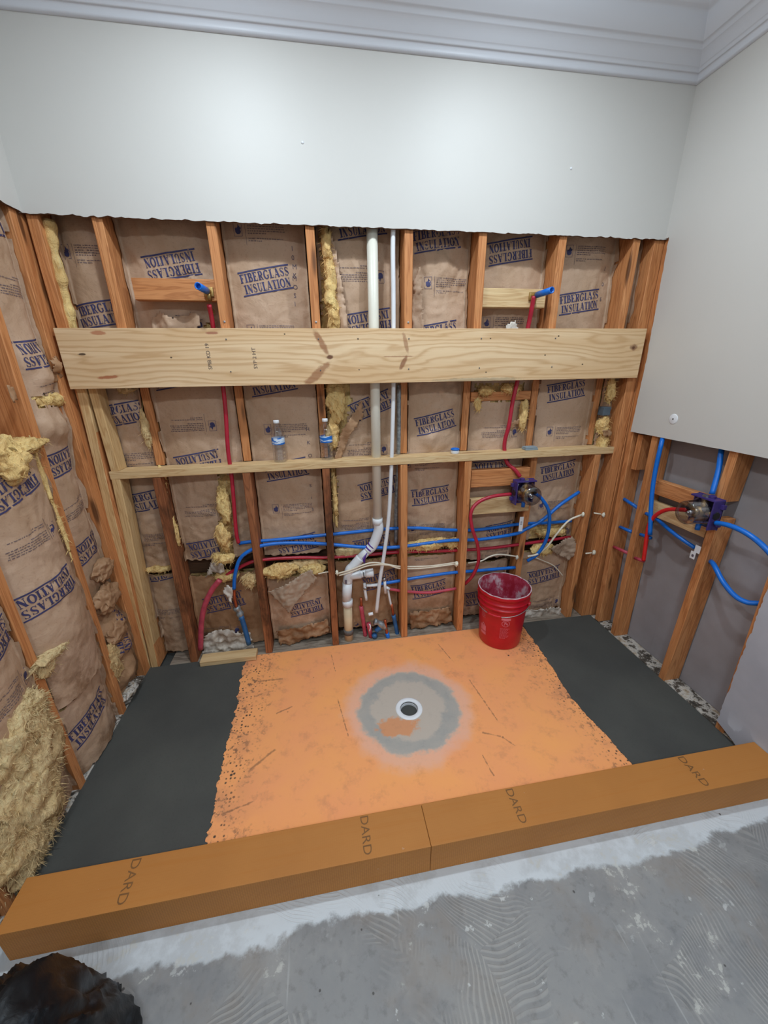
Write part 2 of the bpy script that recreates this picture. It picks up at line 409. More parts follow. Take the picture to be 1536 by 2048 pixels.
DR = PF(818, 1417)                       # drain centre
def tray_mat():
    t = NT('orange_foam_tray'); x, y, z = t.xyz()
    n1 = t.noise(t.map(), 3.2, 5, .6); n2 = t.noise(t.map(), 13, 5, .65); n3 = t.noise(t.map(), 45, 4, .6)
    c = t.ramp(n1, [(.3, srgb((252, 172, 104))), (.7, srgb((248, 164, 112)))])
    c = t.mix(t.math('MULTIPLY', t.r01(n2, .52, .75), .38), c, srgb((196, 134, 96)))
    # radial thinset patch round the drain
    dx = t.math('SUBTRACT', x, DR.x); dy = t.math('MULTIPLY', t.math('SUBTRACT', y, DR.y), 1.03)
    d = t.math('SQRT', t.math('ADD', t.math('MULTIPLY', dx, dx), t.math('MULTIPLY', dy, dy)))
    dn = t.math('ADD', d, t.math('MULTIPLY', t.math('SUBTRACT', n2, .5), .10)); dn2 = t.math('ADD', dn, t.math('MULTIPLY', t.math('SUBTRACT', n1, .5), .12))
    c = t.mix(t.math('MULTIPLY', t.math('SUBTRACT', 1., t.r01(dn2, .27, .34)), .6), c, srgb((232, 186, 168)))
    c = t.mix(t.math('MULTIPLY', t.math('SUBTRACT', 1., t.r01(dn, .232, .262)), .95), c, srgb((190, 180, 168)))
    ring = t.math('MULTIPLY', t.r01(dn, .165, .19), t.math('SUBTRACT', 1., t.r01(dn, .225, .252)))
    c = t.mix(t.math('MULTIPLY', ring, t.math('MULTIPLY_ADD', n2, .7, .2)), c, srgb((150, 153, 152)))
    # orange showing through, front left of drain
    ex = t.math('ADD', dx, .075); ey = t.math('ADD', dy, .09); e = t.math('SQRT', t.math('ADD', t.math('MULTIPLY', ex, t.math('MULTIPLY', ex, .55)), t.math('MULTIPLY', ey, t.math('MULTIPLY', ey, 2.2))))
    e = t.math('ADD', e, t.math('MULTIPLY', t.math('SUBTRACT', n2, .5), .16))
    c = t.mix(t.math('MULTIPLY', t.math('SUBTRACT', 1., t.r01(e, .06, .085)), .85), c, srgb((218, 146, 96)))
    # mortar smears and dimples near both mortar beds
    el = t.math('SUBTRACT', 1., t.r01(t.math('ADD', x, t.math('MULTIPLY', t.math('SUBTRACT', n1, .5), .40)), .50, .80))
    er = t.r01(t.math('ADD', x, t.math('MULTIPLY', t.math('SUBTRACT', n1, .5), .55)), 1.98, 2.26)
    eg = t.math('MAXIMUM', el, er)
    dots = t.vor(t.map((1, 1, 0)), 62, rand=.55); dm = t.math('SUBTRACT', 1., t.r01(t.math('ADD', dots, t.math('MULTIPLY', t.math('SUBTRACT', n2, .5), .9)), .12, .32))
    c = t.mix(t.math('MULTIPLY', t.math('MULTIPLY', t.r01(eg, .3, .9), dm), .95), c, srgb((62, 58, 54)))
    sm = t.math('MULTIPLY', t.r01(n3, .50, .60), t.r01(n2, .47, .58))
    c = t.mix(t.math('MULTIPLY', t.math('MULTIPLY', sm, t.math('MULTIPLY_ADD', eg, .85, .06)), .9), c, srgb((84, 72, 66)))
    c = t.mix(t.math('MULTIPLY', t.math('MULTIPLY', eg, t.r01(n1, .48, .62)), .4), c, srgb((170, 122, 92)))
    # sparse dark specks and long pencil scuffs
    sp = t.vor(t.map((1, 1, 0)), 9); c = t.mix(t.math('MULTIPLY', t.math('SUBTRACT', 1., t.r01(sp, .03, .06)), t.r01(n1, .5, .6)), c, srgb((70, 54, 48)))
    for (x0, y0, x1, y1, wd) in ((1.0, -.06, 1.02, -.21, .003), (1.02, -.38, 1.06, -.62, .003), (1.64, -.08, 1.68, -.24, .003), (1.72, -.38, 1.76, -.66, .005), (1.66, -.70, 1.74, -.735, .006), (1.74, -.735, 1.78, -.79, .005), (.60, -.20, .74, -.205, .007), (.72, -.43, .80, -.40, .006), (.64, -.70, .74, -.62, .008), (.56, -.86, .68, -.83, .006), (1.62, -.80, 1.63, -.90, .004)):
        L = math.hypot(x1-x0, y1-y0); ux, uy = (x1-x0)/L, (y1-y0)/L
        ax = t.math('SUBTRACT', x, x0); ay = t.math('SUBTRACT', y, y0)
        al = t.math('ADD', t.math('MULTIPLY', ax, ux/L), t.math('MULTIPLY', ay, uy/L)); ac = t.math('ABSOLUTE', t.math('ADD', t.math('MULTIPLY', ax, -uy), t.math('MULTIPLY', ay, ux)))
        ac = t.math('ADD', ac, t.math('MULTIPLY', t.math('SUBTRACT', n3, .5), .02))
        k = t.math('MULTIPLY', t.math('SUBTRACT', 1., t.r01(ac, 0, wd)), t.math('MULTIPLY', t.r01(al, 0, .06), t.math('SUBTRACT', 1., t.r01(al, .94, 1.))))
        c = t.mix(t.math('MULTIPLY', k, .6), c, srgb((104, 78, 64)))
    t.col(c); t.bump(t.math('ADD', n3, t.math('MULTIPLY', n2, 2)), .2, .0015); return t.set(.72, spec=.25)
M['tray'] = tray_mat()
def mortar_mat():
    t = NT('wet_dark_mortar'); n = t.noise(t.map(), 2.6, 4, .5); g = t.noise(t.map(), 220, 3)
    c = t.ramp(n, [(.3, srgb((70, 70, 68))), (.7, srgb((84, 84, 80)))]); c = t.mix(t.math('MULTIPLY', t.r01(g, .5, .8), .25), c, srgb((54, 54, 52)))
    t.col(c); t.bump(t.math('ADD', g, n), .25, .001); return t.set(.8, spec=.25)
M['mortar'] = mortar_mat()
def rubble_mat():
    t = NT('mortar_crusted_plate'); n = t.noise(t.map(), 16, 6, .7); g = t.noise(t.map(), 60, 4, .6)
    c = t.ramp(n, [(.36, srgb((52, 48, 44))), (.46, srgb((88, 78, 68))), (.52, srgb((200, 194, 186))), (.62, srgb((168, 150, 128))), (.75, srgb((90, 78, 66)))]); t.col(c)
    t.bump(t.math('ADD', n, g), .8, .008); return t.set(.85)
M['rubble'] = rubble_mat()
def curb_mat():
    t = NT('orange_board_curb'); x, y, z = t.xyz(); n = t.noise(t.map(), 5, 4)
    c = t.ramp(n, [(.3, srgb((200, 134, 68))), (.7, srgb((190, 126, 64)))])
    def lines(a, f, lo=.72): return t.r01(t.math('MULTIPLY_ADD', t.math('SINE', t.math('MULTIPLY', a, f)), .5, .5), lo, 1.)
    nn = t.noise(t.map((3, 60, 60)), 1, 3)
    g = t.math('MAXIMUM', lines(x, 2*pi/.0068), t.math('MAXIMUM', lines(y, 2*pi/.0075), lines(z, 2*pi/.0075)))
    c = t.mix(t.math('MULTIPLY', g, .42), c, srgb((150, 94, 42))); c = t.mix(t.math('MULTIPLY', t.r01(nn, .5, .7), .3), c, srgb((176, 108, 44)))
    s = t.noise(t.map(), 24, 4, .6); c = t.mix(t.math('MULTIPLY', t.r01(s, .72, .76), .7), c, srgb((214, 206, 196)))
    t.col(c); t.bump(g, .3, .0008); return t.set(.6, spec=.3)
M['curb'] = curb_mat(); M['curbink'] = plain('curb_stamp_ink', (120, 80, 40), .7)
def slab_mat():
    t = NT('scraped_concrete_slab'); x, y, z = t.xyz()
    n1 = t.noise(t.map(), 1.7, 5, .6); n2 = t.noise(t.map(), 7, 6, .65); n3 = t.noise(t.map(), 38, 5, .65)
    c = t.ramp(n1, [(.3, srgb((118, 116, 116))), (.5, srgb((140, 139, 139))), (.7, srgb((154, 151, 148)))])
    c = t.mix(t.math('MULTIPLY', t.r01(n2, .45, .7), .45), c, srgb((164, 160, 156)))
    c = t.mix(t.math('MULTIPLY', t.r01(n3, .5, .72), .35), c, srgb((96, 93, 92)))
    c = t.mix(t.math('MULTIPLY', t.r01(t.noise(t.map(loc=(5, 2, 0)), 3.1, 5, .7), .48, .66), .4), c, srgb((140, 126, 114)))
    c = t.mix(t.math('MULTIPLY', t.r01(t.noise(t.map(loc=(1, 7, 0)), 2.3, 5, .7), .52, .66), .35), c, srgb((104, 106, 112)))
    # notched trowel ridges in patches of differing direction
    wv = t.n('ShaderNodeVectorMath', operation='ADD'); nd = t.n('ShaderNodeTexNoise'); nd.inputs['Scale'].default_value = 2.4; t.l(t.tc.outputs['Object'], nd.inputs['Vector'])
    sc = t.n('ShaderNodeVectorMath', operation='SCALE'); sc.inputs['Scale'].default_value = .35; t.l(nd.outputs['Color'], sc.inputs[0]); t.l(t.tc.outputs['Object'], wv.inputs[0]); t.l(sc.outputs[0], wv.inputs[1])
    vq = t.n('ShaderNodeTexVoronoi'); vq.inputs['Scale'].default_value = 3.4; mp = t.map((1, 1, 0), src=wv.outputs[0]); t.l(mp, vq.inputs['Vector'])
    cs = t.n('ShaderNodeSeparateColor'); t.l(vq.outputs['Color'], cs.inputs[0])
    ang = t.math('MULTIPLY_ADD', cs.outputs[0], 2.4, -.5)
    wx, wy, wz = t.xyz(wv.outputs[0])
    pr_ = t.math('ADD', t.math('MULTIPLY', wx, t.math('COSINE', ang)), t.math('MULTIPLY', wy, t.math('SINE', ang)))
    st = t.math('MULTIPLY_ADD', t.math('SINE', t.math('MULTIPLY', pr_, 2*pi/.0135)), .5, .5)
    pm = t.math('MULTIPLY', t.r01(cs.outputs[1], .3, .5), t.r01(t.noise(t.map(), 4.6, 4, .6), .42, .58))
    rd = t.math('MULTIPLY', t.r01(st, .35, .85), pm)
    c = t.mix(t.math('MULTIPLY', rd, .30), c, srgb((178, 174, 168)))
    c = t.mix(t.math('MULTIPLY', t.math('MULTIPLY', t.math('SUBTRACT', 1., st), pm), .18), c, srgb((96, 95, 96)))
    # white skim band in front of the curb, ragged front edge
    yy = t.math('ADD', y, t.math('ADD', t.math('MULTIPLY', t.math('SUBTRACT', n1, .5), .22), t.math('MULTIPLY', t.math('SUBTRACT', n2, .5), .13)))
    band = t.r01(yy, -1.232, -1.212)
    c = t.mix(t.math('MULTIPLY', band, t.math('MULTIPLY_ADD', t.r01(n2, .62, .5), .25, .7)), c, srgb((206, 210, 214)))
    # splashes
    sp = t.math('MULTIPLY', t.r01(n2, .6, .64), t.r01(n3, .48, .55)); c = t.mix(t.math('MULTIPLY', sp, .75), c, srgb((192, 190, 184)))
    sp2 = t.math('MULTIPLY', t.r01(t.noise(t.map((1, 1, 1), loc=(3, 3, 0)), 19, 4, .6), .66, .70), t.r01(n1, .42, .55)); c = t.mix(t.math('MULTIPLY', sp2, .7), c, srgb((204, 204, 202)))
    scr = t.noise(t.map((34, 2.2, 1), rot=(0, 0, .35)), 1.2, 2); c = t.mix(t.math('MULTIPLY', t.r01(scr, .68, .74), .28), c, srgb((196, 196, 194)))
    dk = t.vor(t.map((1, 1, 0)), 11); c = t.mix(t.math('MULTIPLY', t.math('SUBTRACT', 1., t.r01(t.math('ADD', dk, t.math('MULTIPLY', n3, .1)), .075, .1)), .8), c, srgb((66, 62, 60)))
    t.col(c); t.bump(t.math('ADD', t.math('MULTIPLY', band, 1.5), t.math('ADD', t.math('MULTIPLY', rd, .8), n3)), .5, .0022); return t.set(.7, spec=.3)
M['slab'] = slab_mat()
def bucket_mat():
    t = NT('red_bucket_plastic'); n = t.noise(t.map(), 14, 4); c = t.ramp(n, [(.3, srgb((186, 12, 34))), (.7, srgb((204, 20, 42)))]); t.col(c); return t.set(.33, spec=.5)
M['bucket'] = bucket_mat()
def residue_mat():
    t = NT('mortar_smeared_bucket_inside'); n = t.noise(t.map((1, 1, .6)), 14, 5, .65); x, y, z = t.xyz()
    c = t.ramp(n, [(.4, srgb((150, 20, 44))), (.5, srgb((172, 60, 84))), (.6, srgb((200, 170, 178)))]); t.col(c); t.bump(n, .4, .003); return t.set(.6)
M['residue'] = residue_mat(); M['rimres'] = plain('dried_mortar_on_rim', (206, 180, 186), .8, var=.15, vs=80)
M['decal'] = plain('pale_print', (226, 120, 136), .6)
def bag_mat():
    t = NT('black_bin_liner'); n = t.noise(t.map(), 22, 5, .6, 1.); g = t.noise(t.map((1, 1, 1)), 6, 6, .7)
    c = t.mix(t.math('MULTIPLY', t.r01(g, .5, .68), .35), srgb((14, 15, 18)), srgb((96, 106, 116))); t.col(c); t.bump(n, .35, .006); return t.set(.45, spec=.3)
M['bag'] = bag_mat()

# ------------------------------------------------------------------ print (serif lettering)
def strip(pts, w):
    """2-D stroke -> quads ; w number or list"""
    n = len(pts); vs, fs = [], []
    for i, p in enumerate(pts):
        a = V(pts[max(i-1, 0)]); b = V(pts[min(i+1, n-1)]); d = (b-a).normalized(); q = V((-d.y, d.x))*((w[i] if isinstance(w, list) else w)/2)
        vs += [tuple(V(p)+q), tuple(V(p)-q)]
    for i in range(n-1): fs.append((2*i, 2*i+1, 2*i+3, 2*i+2))
    return vs, fs
def rect2(x0, y0, x1, y1, n=1): return strip([(x0+(x1-x0)*i/n, (y0+y1)/2) for i in range(n+1)], y1-y0)
def arc2(cx, cy, rx, ry, a0, a1, thick=.24, thin=.10, n=12):
    pts, w = [], []
    for i in range(n+1):
        a = RAD(a0+(a1-a0)*i/n); pts.append((cx+rx*cos(a), cy+ry*sin(a))); w.append(thin+(thick-thin)*abs(cos(a))**1.4)
    return strip(pts, w)
SERH, SEX = .09, .10
def stem(x, y0=0, y1=1, w=.25, sb=True, st=True):
    o = [rect2(x-w/2, y0, x+w/2, y1)]
    o[0] = strip([(x, y0), (x, (y0+y1)/2), (x, y1)], w)
    if sb: o.append(rect2(x-w/2-SEX, y0, x+w/2+SEX, y0+SERH))
    if st: o.append(rect2(x-w/2-SEX, y1-SERH, x+w/2+SEX, y1))
    return o
def G(ch):
    if ch == 'I': return stem(.22), .44
    if ch == 'F': return stem(.22)+[rect2(.2, .93, .66, 1), rect2(.2, .47, .52, .54), strip([(.63, 1), (.63, .76)], .06), strip([(.5, .62), (.5, .4)], .05)], .70
    if ch == 'E': return stem(.22)+[rect2(.2, .93, .66, 1), rect2(.2, .47, .52, .54), rect2(.2, 0, .7, .07), strip([(.63, 1), (.63, .76)], .06), strip([(.67, 0), (.67, .26)], .06), strip([(.5, .62), (.5, .4)], .05)], .76
    if ch == 'L': return stem(.22)+[rect2(.2, 0, .66, .07), strip([(.63, 0), (.63, .28)], .06)], .70
    if ch == 'T': return stem(.36, st=False)+[rect2(.02, .93, .70, 1), strip([(.05, 1), (.05, .74)], .06), strip([(.67, 1), (.67, .74)], .06)], .74
    if ch == 'B': return stem(.22)+[arc2(.40, .74, .20, .225, 90, -90), arc2(.42, .265, .24, .235, 90, -90), rect2(.2, .93, .42, 1), rect2(.2, .47, .44, .54), rect2(.2, 0, .42, .07)], .76
    if ch == 'R': return stem(.22)+[arc2(.42, .73, .21, .235, 90, -90), rect2(.2, .93, .44, 1), rect2(.2, .46, .44, .53), strip([(.42, .5), (.56, .25), (.66, .04)], .17), rect2(.56, 0, .82, .06)], .82
    if ch == 'G': return [arc2(.46, .5, .34, .47, 45, 330, n=20), strip([(.72, .42), (.72, .12)], .17), rect2(.54, .38, .88, .44), strip([(.74, .98), (.74, .72)], .05)], .90
    if ch == 'O': return [arc2(.45, .5, .34, .47, 0, 360, n=24)], .90
    if ch == 'C': return [arc2(.46, .5, .34, .47, 45, 315, n=20), strip([(.74, .98), (.74, .7)], .05)], .82
    if ch == 'S':
        pts = [(.56, .80), (.50, .91), (.36, .965), (.2, .9), (.15, .76), (.22, .63), (.38, .53), (.52, .42), (.58, .27), (.52, .11), (.36, .035), (.2, .08), (.12, .22)]
        w = [.06, .06, .07, .12, .17, .19, .2, .2, .18, .12, .07, .06, .06]
        return [strip(pts, w), strip([(.58, .98), (.58, .72)], .05), strip([(.1, .02), (.1, .3)], .05)], .70
    if ch == 'U': return stem(.2, .3, 1, .18, sb=False)+[arc2(.42, .32, .22, .285, 180, 360, .18, .07), strip([(.64, .3), (.64, 1)], .07), rect2(.52, .94, .76, 1)], .80
    if ch == 'N': return [strip([(.16, 0), (.16, 1)], .07), rect2(.02, 0, .3, .06), rect2(.02, .94, .24, 1), strip([(.16, .97), (.42, .5), (.68, .03)], .25), strip([(.70, 0), (.70, 1)], .07), rect2(.56, .94, .84, 1)], .86
    if ch == 'A': return [strip([(.1, 0), (.27, .5), (.42, .98)], .08), strip([(.40, 1), (.56, .5), (.70, .03)], .25), rect2(.2, .27, .6, .34), rect2(0, 0, .24, .06), rect2(.54, 0, .86, .06)], .86
    return [], .4
def word(s, x0, y0, h, width, slant=.12):
    """list of (verts,faces) scaled to given width & height"""
    ps = []; cx = 0
    for ch in s:
        g, w = G(ch)
        for vs, fs in g: ps.append(([(cx+a, b) for a, b in vs], fs))
        cx += w+.07
    k = width/(cx-.07)
    return [([(x0+(a+slant*b*h/k*.0)*k, y0+b*h) for a, b in vs], fs) for vs, fs in ps]
def logo_block(w=.225):
    """bars plus two words, centred on 0,0 ; units metres"""
    k = w/.225; o = []
    o.append(rect2(-.112*k, .0425*k, .112*k, .0485*k, 12)); o.append(rect2(-.112*k, -.0485*k, .112*k, -.0425*k, 12))
    o += word('FIBERGLASS', -.108*k, .0045*k, .034*k, .216*k); o += word('INSULATION', -.100*k, -.0385*k, .034*k, .205*k)
    return o
_rnd = random.Random(3)
def small_words(x0, x1, y, h):
    o = []; x = x0
    while x < x1-.004:
        w = _rnd.uniform(.004, .013); w = min(w, x1-x)
        # a word: little upright ticks of different height joined by a body line
        o.append(rect2(x, y-h*.1, x+w, y+h*.12)); 
        t = x+.0008
        while t < x+w-.0006:
            o.append(strip([(t, y-h*.42), (t, y+h*_rnd.choice((.3, .42, .6)))], .0007)); t += .0018
        x += w+.0026
    return o
def flame_box(cx, cy):
    o = []; a, b, t = .0165, .0245, .0013
    for p, q in (((-a, -b), (a, -b)), ((a, -b), (a, b)), ((a, b), (-a, b)), ((-a, b), (-a, -b))):
        o.append(strip([(cx+p[0], cy+p[1]), (cx+q[0], cy+q[1])], t))
    # flame body: stacked spans of a flame silhouette, with a tongue at the side
    L = [(-.017, -.004, .005), (-.013, -.009, .010), (-.008, -.0115, .012), (-.003, -.010, .0115), (.002, -.006, .010), (.006, -.002, .0105), (.010, .0, .007), (.014, .001, .0045), (.018, .0015, .003)]
    pts = [(cx+(l+r)/2, cy+y) for y, l, r in L]; o.append(strip(pts, [r-l for y, l, r in L]))
    o.append(strip([(cx-.009, cy-.004), (cx-.0095, cy+.002), (cx-.008, cy+.007)], [.005, .004, .001]))
    o.append(strip([(cx+.0105, cy+.0), (cx+.0115, cy+.006), (cx+.0105, cy+.010)], [.004, .003, .001]))
    return o
def caution_block():
    """flame box, rule, CAUTION text, IMPORTANT text ; origin at middle of text; returns (navy, grey)"""
    a = flame_box(-.095, .012); g = [strip([(-.064, -.045), (-.064, .04)], .0012)]
    g += word('CAUTION', -.055, .0295, .0052, .028)
    g += small_words(-.022, .10, .032, .0052)
    for i in range(4): g += small_words(-.055, .10 if i < 3 else .02, .024-.0085*i, .0052)
    g += word('I', -.055, -.0225, .0052, .0016); g += word('NTANT', -.052, -.0225, .0052, .026)
    g += small_words(-.02, .09, -.020, .005); g += small_words(-.055, -.0, -.0285, .005)
    return a, g
def bfont(txt, size, rot90=False):
    cu = bpy.data.curves.new('lettering', 'FONT'); cu.body = txt; cu.size = size; cu.resolution_u = 3
    o = bpy.data.objects.new('lettering', cu); COL.objects.link(o)
    dg = bpy.context.evaluated_depsgraph_get(); dg.update()
    me = bpy.data.meshes.new_from_object(o.evaluated_get(dg))
    vs = [(v.co.x, v.co.y) for v in me.vertices]; fs = [tuple(p.vertices) for p in me.polygons]
    bpy.data.objects.remove(o); bpy.data.curves.remove(cu); bpy.data.meshes.remove(me)
    return vs, fs

# ------------------------------------------------------------------ insulation batts
class Frame:
    """wall frame: u across (as seen from the room), v up, w out of the wall"""
    def __init__(s, kind): s.k = kind
    def w3(s, u, v, w): return (u, .0127-w, v) if s.k == 'back' else (-.0127+w, u, v)
    def px(s, px, py, w):
        p = P(px, py, 1, .0127-w) if s.k == 'back' else P(px, py, 0, -.0127+w)
        return (p.x, p.z) if s.k == 'back' else (p.y, p.z)
BACK, LEFT = Frame('back'), Frame('left')
def fb(p, o=4):
    v = 0; a = 1
    for i in range(o): v += a*MN.noise(p); p = p*2.03; a *= .52
    return v
def ridge(p):
    return 1-abs(MN.noise(p))*2.2
def make_batt(fr, u0, u1, v0, v1, label, group, seed, depth=-.10, bulge=.028, crumple=1., holes=(), prints=(), flange=.035, lean=None, woolmat='wool', hump=None, mat='kraft', cell=.011, back=-.138):
    """prints: (kind, px, py, flip, angle[, width]) ; holes: polygons given in pixels"""
    def edge(v):
        return (u0+(lean(v)[0] if lean else 0), u1+(lean(v)[1] if lean else 0))
    def surf(u, v):
        a, b = edge(v); t = (u-a)/(b-a); t = min(max(t, 0), 1)
        w = depth+bulge*(1-abs(2*t-1)**2.6)*(1+.35*MN.noise(V((seed, v*2.2, 0))))
        q = V((u*7+seed*3.1, v*7, seed)); 
        r = ridge(V((u*9+seed*5, v*5.5+u*3, seed*2)))**3
        cz = abs(MN.noise(V((u*15+v*5, v*11-u*4, seed*1.7)))); cz2 = abs(MN.noise(V((u*24-v*9, v*20+u*8, seed*2.3))))
        am_ = max(.25, .6+1.1*MN.noise(V((u*2.6, v*2.6, seed+9))))
        w += crumple*(.0040*fb(q*.8)+.0045*r*am_-am_*(.011*max(0, .16-cz)/.16*.45+.0045*max(0, .14-cz2)/.14*.6))
        w += crumple*.012*MN.noise(V((u*2.2+seed, v*2.4, seed)))
        if hump:
            for (hu, hv, ru, rv, am) in hump:
                d = ((u-hu)/ru)**2+((v-hv)/rv)**2
                if d < 6: w += am*math.exp(-d)*(1+.5*MN.noise(V((u*16, v*16, seed))))+.25*abs(am)*math.exp(-d)*fb(V((u*26, v*26, seed)), 3)
        return w
    base = fr.w3((u0+u1)/2, v0, depth)
    E0 = empty('insulation_batt', base, label, 'insulation', group)
    hp = [[fr.px(x, y, depth+bulge) for x, y in h] for h in holes]
    def hole(u, v):
        uu = u+.012*MN.noise(V((u*60, v*60, 3+seed))); vv = v+.012*MN.noise(V((u*60, v*60, 8+seed)))
        return any(inpoly(uu, vv, h) for h in hp)
    nu = max(4, int((u1-u0)/cell)); nv = int((v1-v0)/cell)
    # rows: flange columns at each side are folded forward along the stud
    cols = []
    nf = 3
    for i in range(nf): cols.append(('L', i/nf))
    for i in range(nu+1): cols.append(('M', i/nu))
    for i in range(nf): cols.append(('R', (i+1)/nf))
    vs, fs, keep = [], [], []
    for j in range(nv+1):
        v = v0+(v1-v0)*j/nv; a, b = edge(v)
        fl = flange*(.7+.6*MN.noise(V((seed, v*9, 1)))); fr_ = flange*(.7+.6*MN.noise(V((seed+5, v*9, 1))))
        for k, t in cols:
            if k == 'M':
                u = a+.004+(b-a-.008)*t; w = surf(u, v)
                v2 = v
                if j == 0 or j == nv: v2 = v+.012*MN.noise(V((u*50, seed, v)))
                vs.append(fr.w3(u, v2, w))
            elif k == 'L': vs.append(fr.w3(a+.003+.004*abs(MN.noise(V((v*20, t, seed)))), v, surf(a+.004, v)+fl*(1-t)))
            else: vs.append(fr.w3(b-.003-.004*abs(MN.noise(V((v*20, t, seed+4)))), v, surf(b-.004, v)+fr_*t))
    nc = len(cols)
    for j in range(nv):
        for i in range(nc-1):
            k, t = cols[i]
            u = u0+(u1-u0)*(t if k == 'M' else (0 if k == 'L' else 1)); v = v0+(v1-v0)*(j+.5)/nv
            if k == 'M' and hole(u, v): continue
            if k != 'M' and MN.noise(V((v*14, seed+(3 if k == 'L' else 7), 0))) > .33: continue
            fs.append((j*nc+i, j*nc+i+1, (j+1)*nc+i+1, (j+1)*nc+i))
    mi = [0]*len(fs)
    # printing
    def put(parts, cu, cv, ang, kmat, off=.0016):
        ca, sa = cos(ang), sin(ang)
        for pv, pf in parts:
            b0 = len(vs); uv = [(cu+a*ca-b*sa, cv+a*sa+b*ca) for a, b in pv]
            for (u, v) in uv: vs.append(fr.w3(u, v, surf(u, v)+off))
            for f in pf:
                mu = sum(uv[i][0] for i in f)/len(f); mv = sum(uv[i][1] for i in f)/len(f); a, b = edge(mv)
                if mu < a+.006 or mu > b-.006 or mv < v0+.01 or mv > v1-.01 or hole(mu, mv): continue
                fs.append(tuple(b0+i for i in f)); mi.append(kmat)
    for pr in prints:
        kind, x, y, flip, ang = pr[:5]
        u, v = fr.px(x, y, depth+bulge); A = RAD(ang)+(pi if flip else 0)
        if kind == 'L': put(logo_block(pr[5] if len(pr) > 5 else .225), u, v, A, 1)
        elif kind == 'C':
            n_, g_ = caution_block(); put(n_, u, v, A, 1); put(g_, u, v, A, 2)
        elif kind == 'V':
            for q, ch in enumerate(pr[5]):
                bv = bfont(ch, .026); put([bv], u-.008, v-q*.034, RAD(ang), 2)
    obj('kraft_facing', (vs, fs, mi), [M[mat], M['ink'], M['inkgrey']], E0, smooth=True)
    # wool body behind the paper
    n1 = max(5, int((u1-u0)/.016)); n2 = int((v1-v0)/.016); vs, fs = [], []
    for j in range(n2+1):
        v = v0+(v1-v0)*j/n2; a, b = edge(v)
        for i in range(n1+1):
            u = a+.004+(b-a-.008)*i/n1
            w = surf(u, v)-.010+.010*fb(V((u*24, v*24, seed+2)), 4)*(1 if hp else .3)
            w = min(w, surf(u, v)-.003)
            if hp and hole(u, v): w = surf(u, v)-.012+.022*fb(V((u*22, v*30, seed+2)), 4)
            if i in (0, n1) or j in (0, n2): w = min(w, back+.03) if i not in (0, n1) else w
            vs.append(fr.w3(u, v, max(w, back+.005)))
    nfront = len(vs)
    for j in range(n2):
        for i in range(n1): fs.append((j*(n1+1)+i, j*(n1+1)+i+1, (j+1)*(n1+1)+i+1, (j+1)*(n1+1)+i))
    ring = [i for i in range(n1+1)]+[j*(n1+1)+n1 for j in range(1, n2+1)]+[n2*(n1+1)+i for i in range(n1-1, -1, -1)]+[j*(n1+1) for j in range(n2-1, 0, -1)]
    for i in ring:
        p = vs[i]; vs.append((p[0], .0127-back, p[2]) if fr.k == 'back' else (-.0127+back, p[1], p[2]))
    m = len(ring)
    for q in range(m): fs.append((ring[q], ring[(q+1) % m], nfront+(q+1) % m, nfront+q))
    fs.append(tuple(nfront+q for q in range(m)))
    obj('wool', (vs, fs, None), M[woolmat], E0, smooth=True)
    return E0, surf
def fuzz(c, n, length, rng):
    """short loose fibres around a list of surface points c=[(p,normal)]"""
    vs, fs = [], []
    for _ in range(n):
        p, nn = rng.choice(c); p = V(p); nn = V(nn)
        d = (nn+V((rng.uniform(-1, 1), rng.uniform(-1, 1), rng.uniform(-1, .6)))*.9).normalized()
        s = d.cross(V((rng.random(), rng.random(), rng.random()))).normalized()*rng.uniform(.0006, .0022); L = length*rng.uniform(.4, 1.3)
        m = p+d*L*.5+V((0, 0, -L*.1)); e = p+d*L+V((0, 0, -L*.3)); b = len(vs)
        vs += [tuple(p-d*.004+s), tuple(p-d*.004-s), tuple(m-s*.7), tuple(m+s*.7), tuple(e)]
        fs += [(b, b+1, b+2, b+3), (b+3, b+2, b+4)]
    return vs, fs, None
def tuft(parent, c, r, seed, name='wool_tuft', mat='wool', rough=.5, nf=120, sub=5, fl=.02):
    """ragged clump of glass wool"""
    bm = bmesh.new(); bmesh.ops.create_icosphere(bm, subdivisions=sub, radius=1)
    rr = V(r); md = min(r)
    for v in bm.verts:
        d = v.co.copy(); q = V((d.x*rr.x, d.y*rr.y, d.z*rr.z))
        k = 1+rough*(.55*fb(q*22+V((seed*3.7, seed, 0)), 4)/1.2)+rough*.35*ridge(q*34+V((0, seed, 1)))-.1
        v.co = V((q.x*k, q.y*k, q.z*k))+V((fb(q*14+V((seed, 9, 1)), 2), fb(q*14+V((3, seed, 1)), 2), fb(q*14+V((3, 5, seed)), 2)))*md*.35
    bm.normal_update()
    rng = random.Random(seed); sp = [(v.co+V(c), v.normal.copy()) for v in bm.verts if v.index % 3 == 0]
    m = frombm(bm); m = xf(m, Matrix.Translation(V(c)))
    if nf: m = join(m, fuzz(sp, nf, fl, rng))
    return obj(name, m, M[mat], parent, smooth=True)
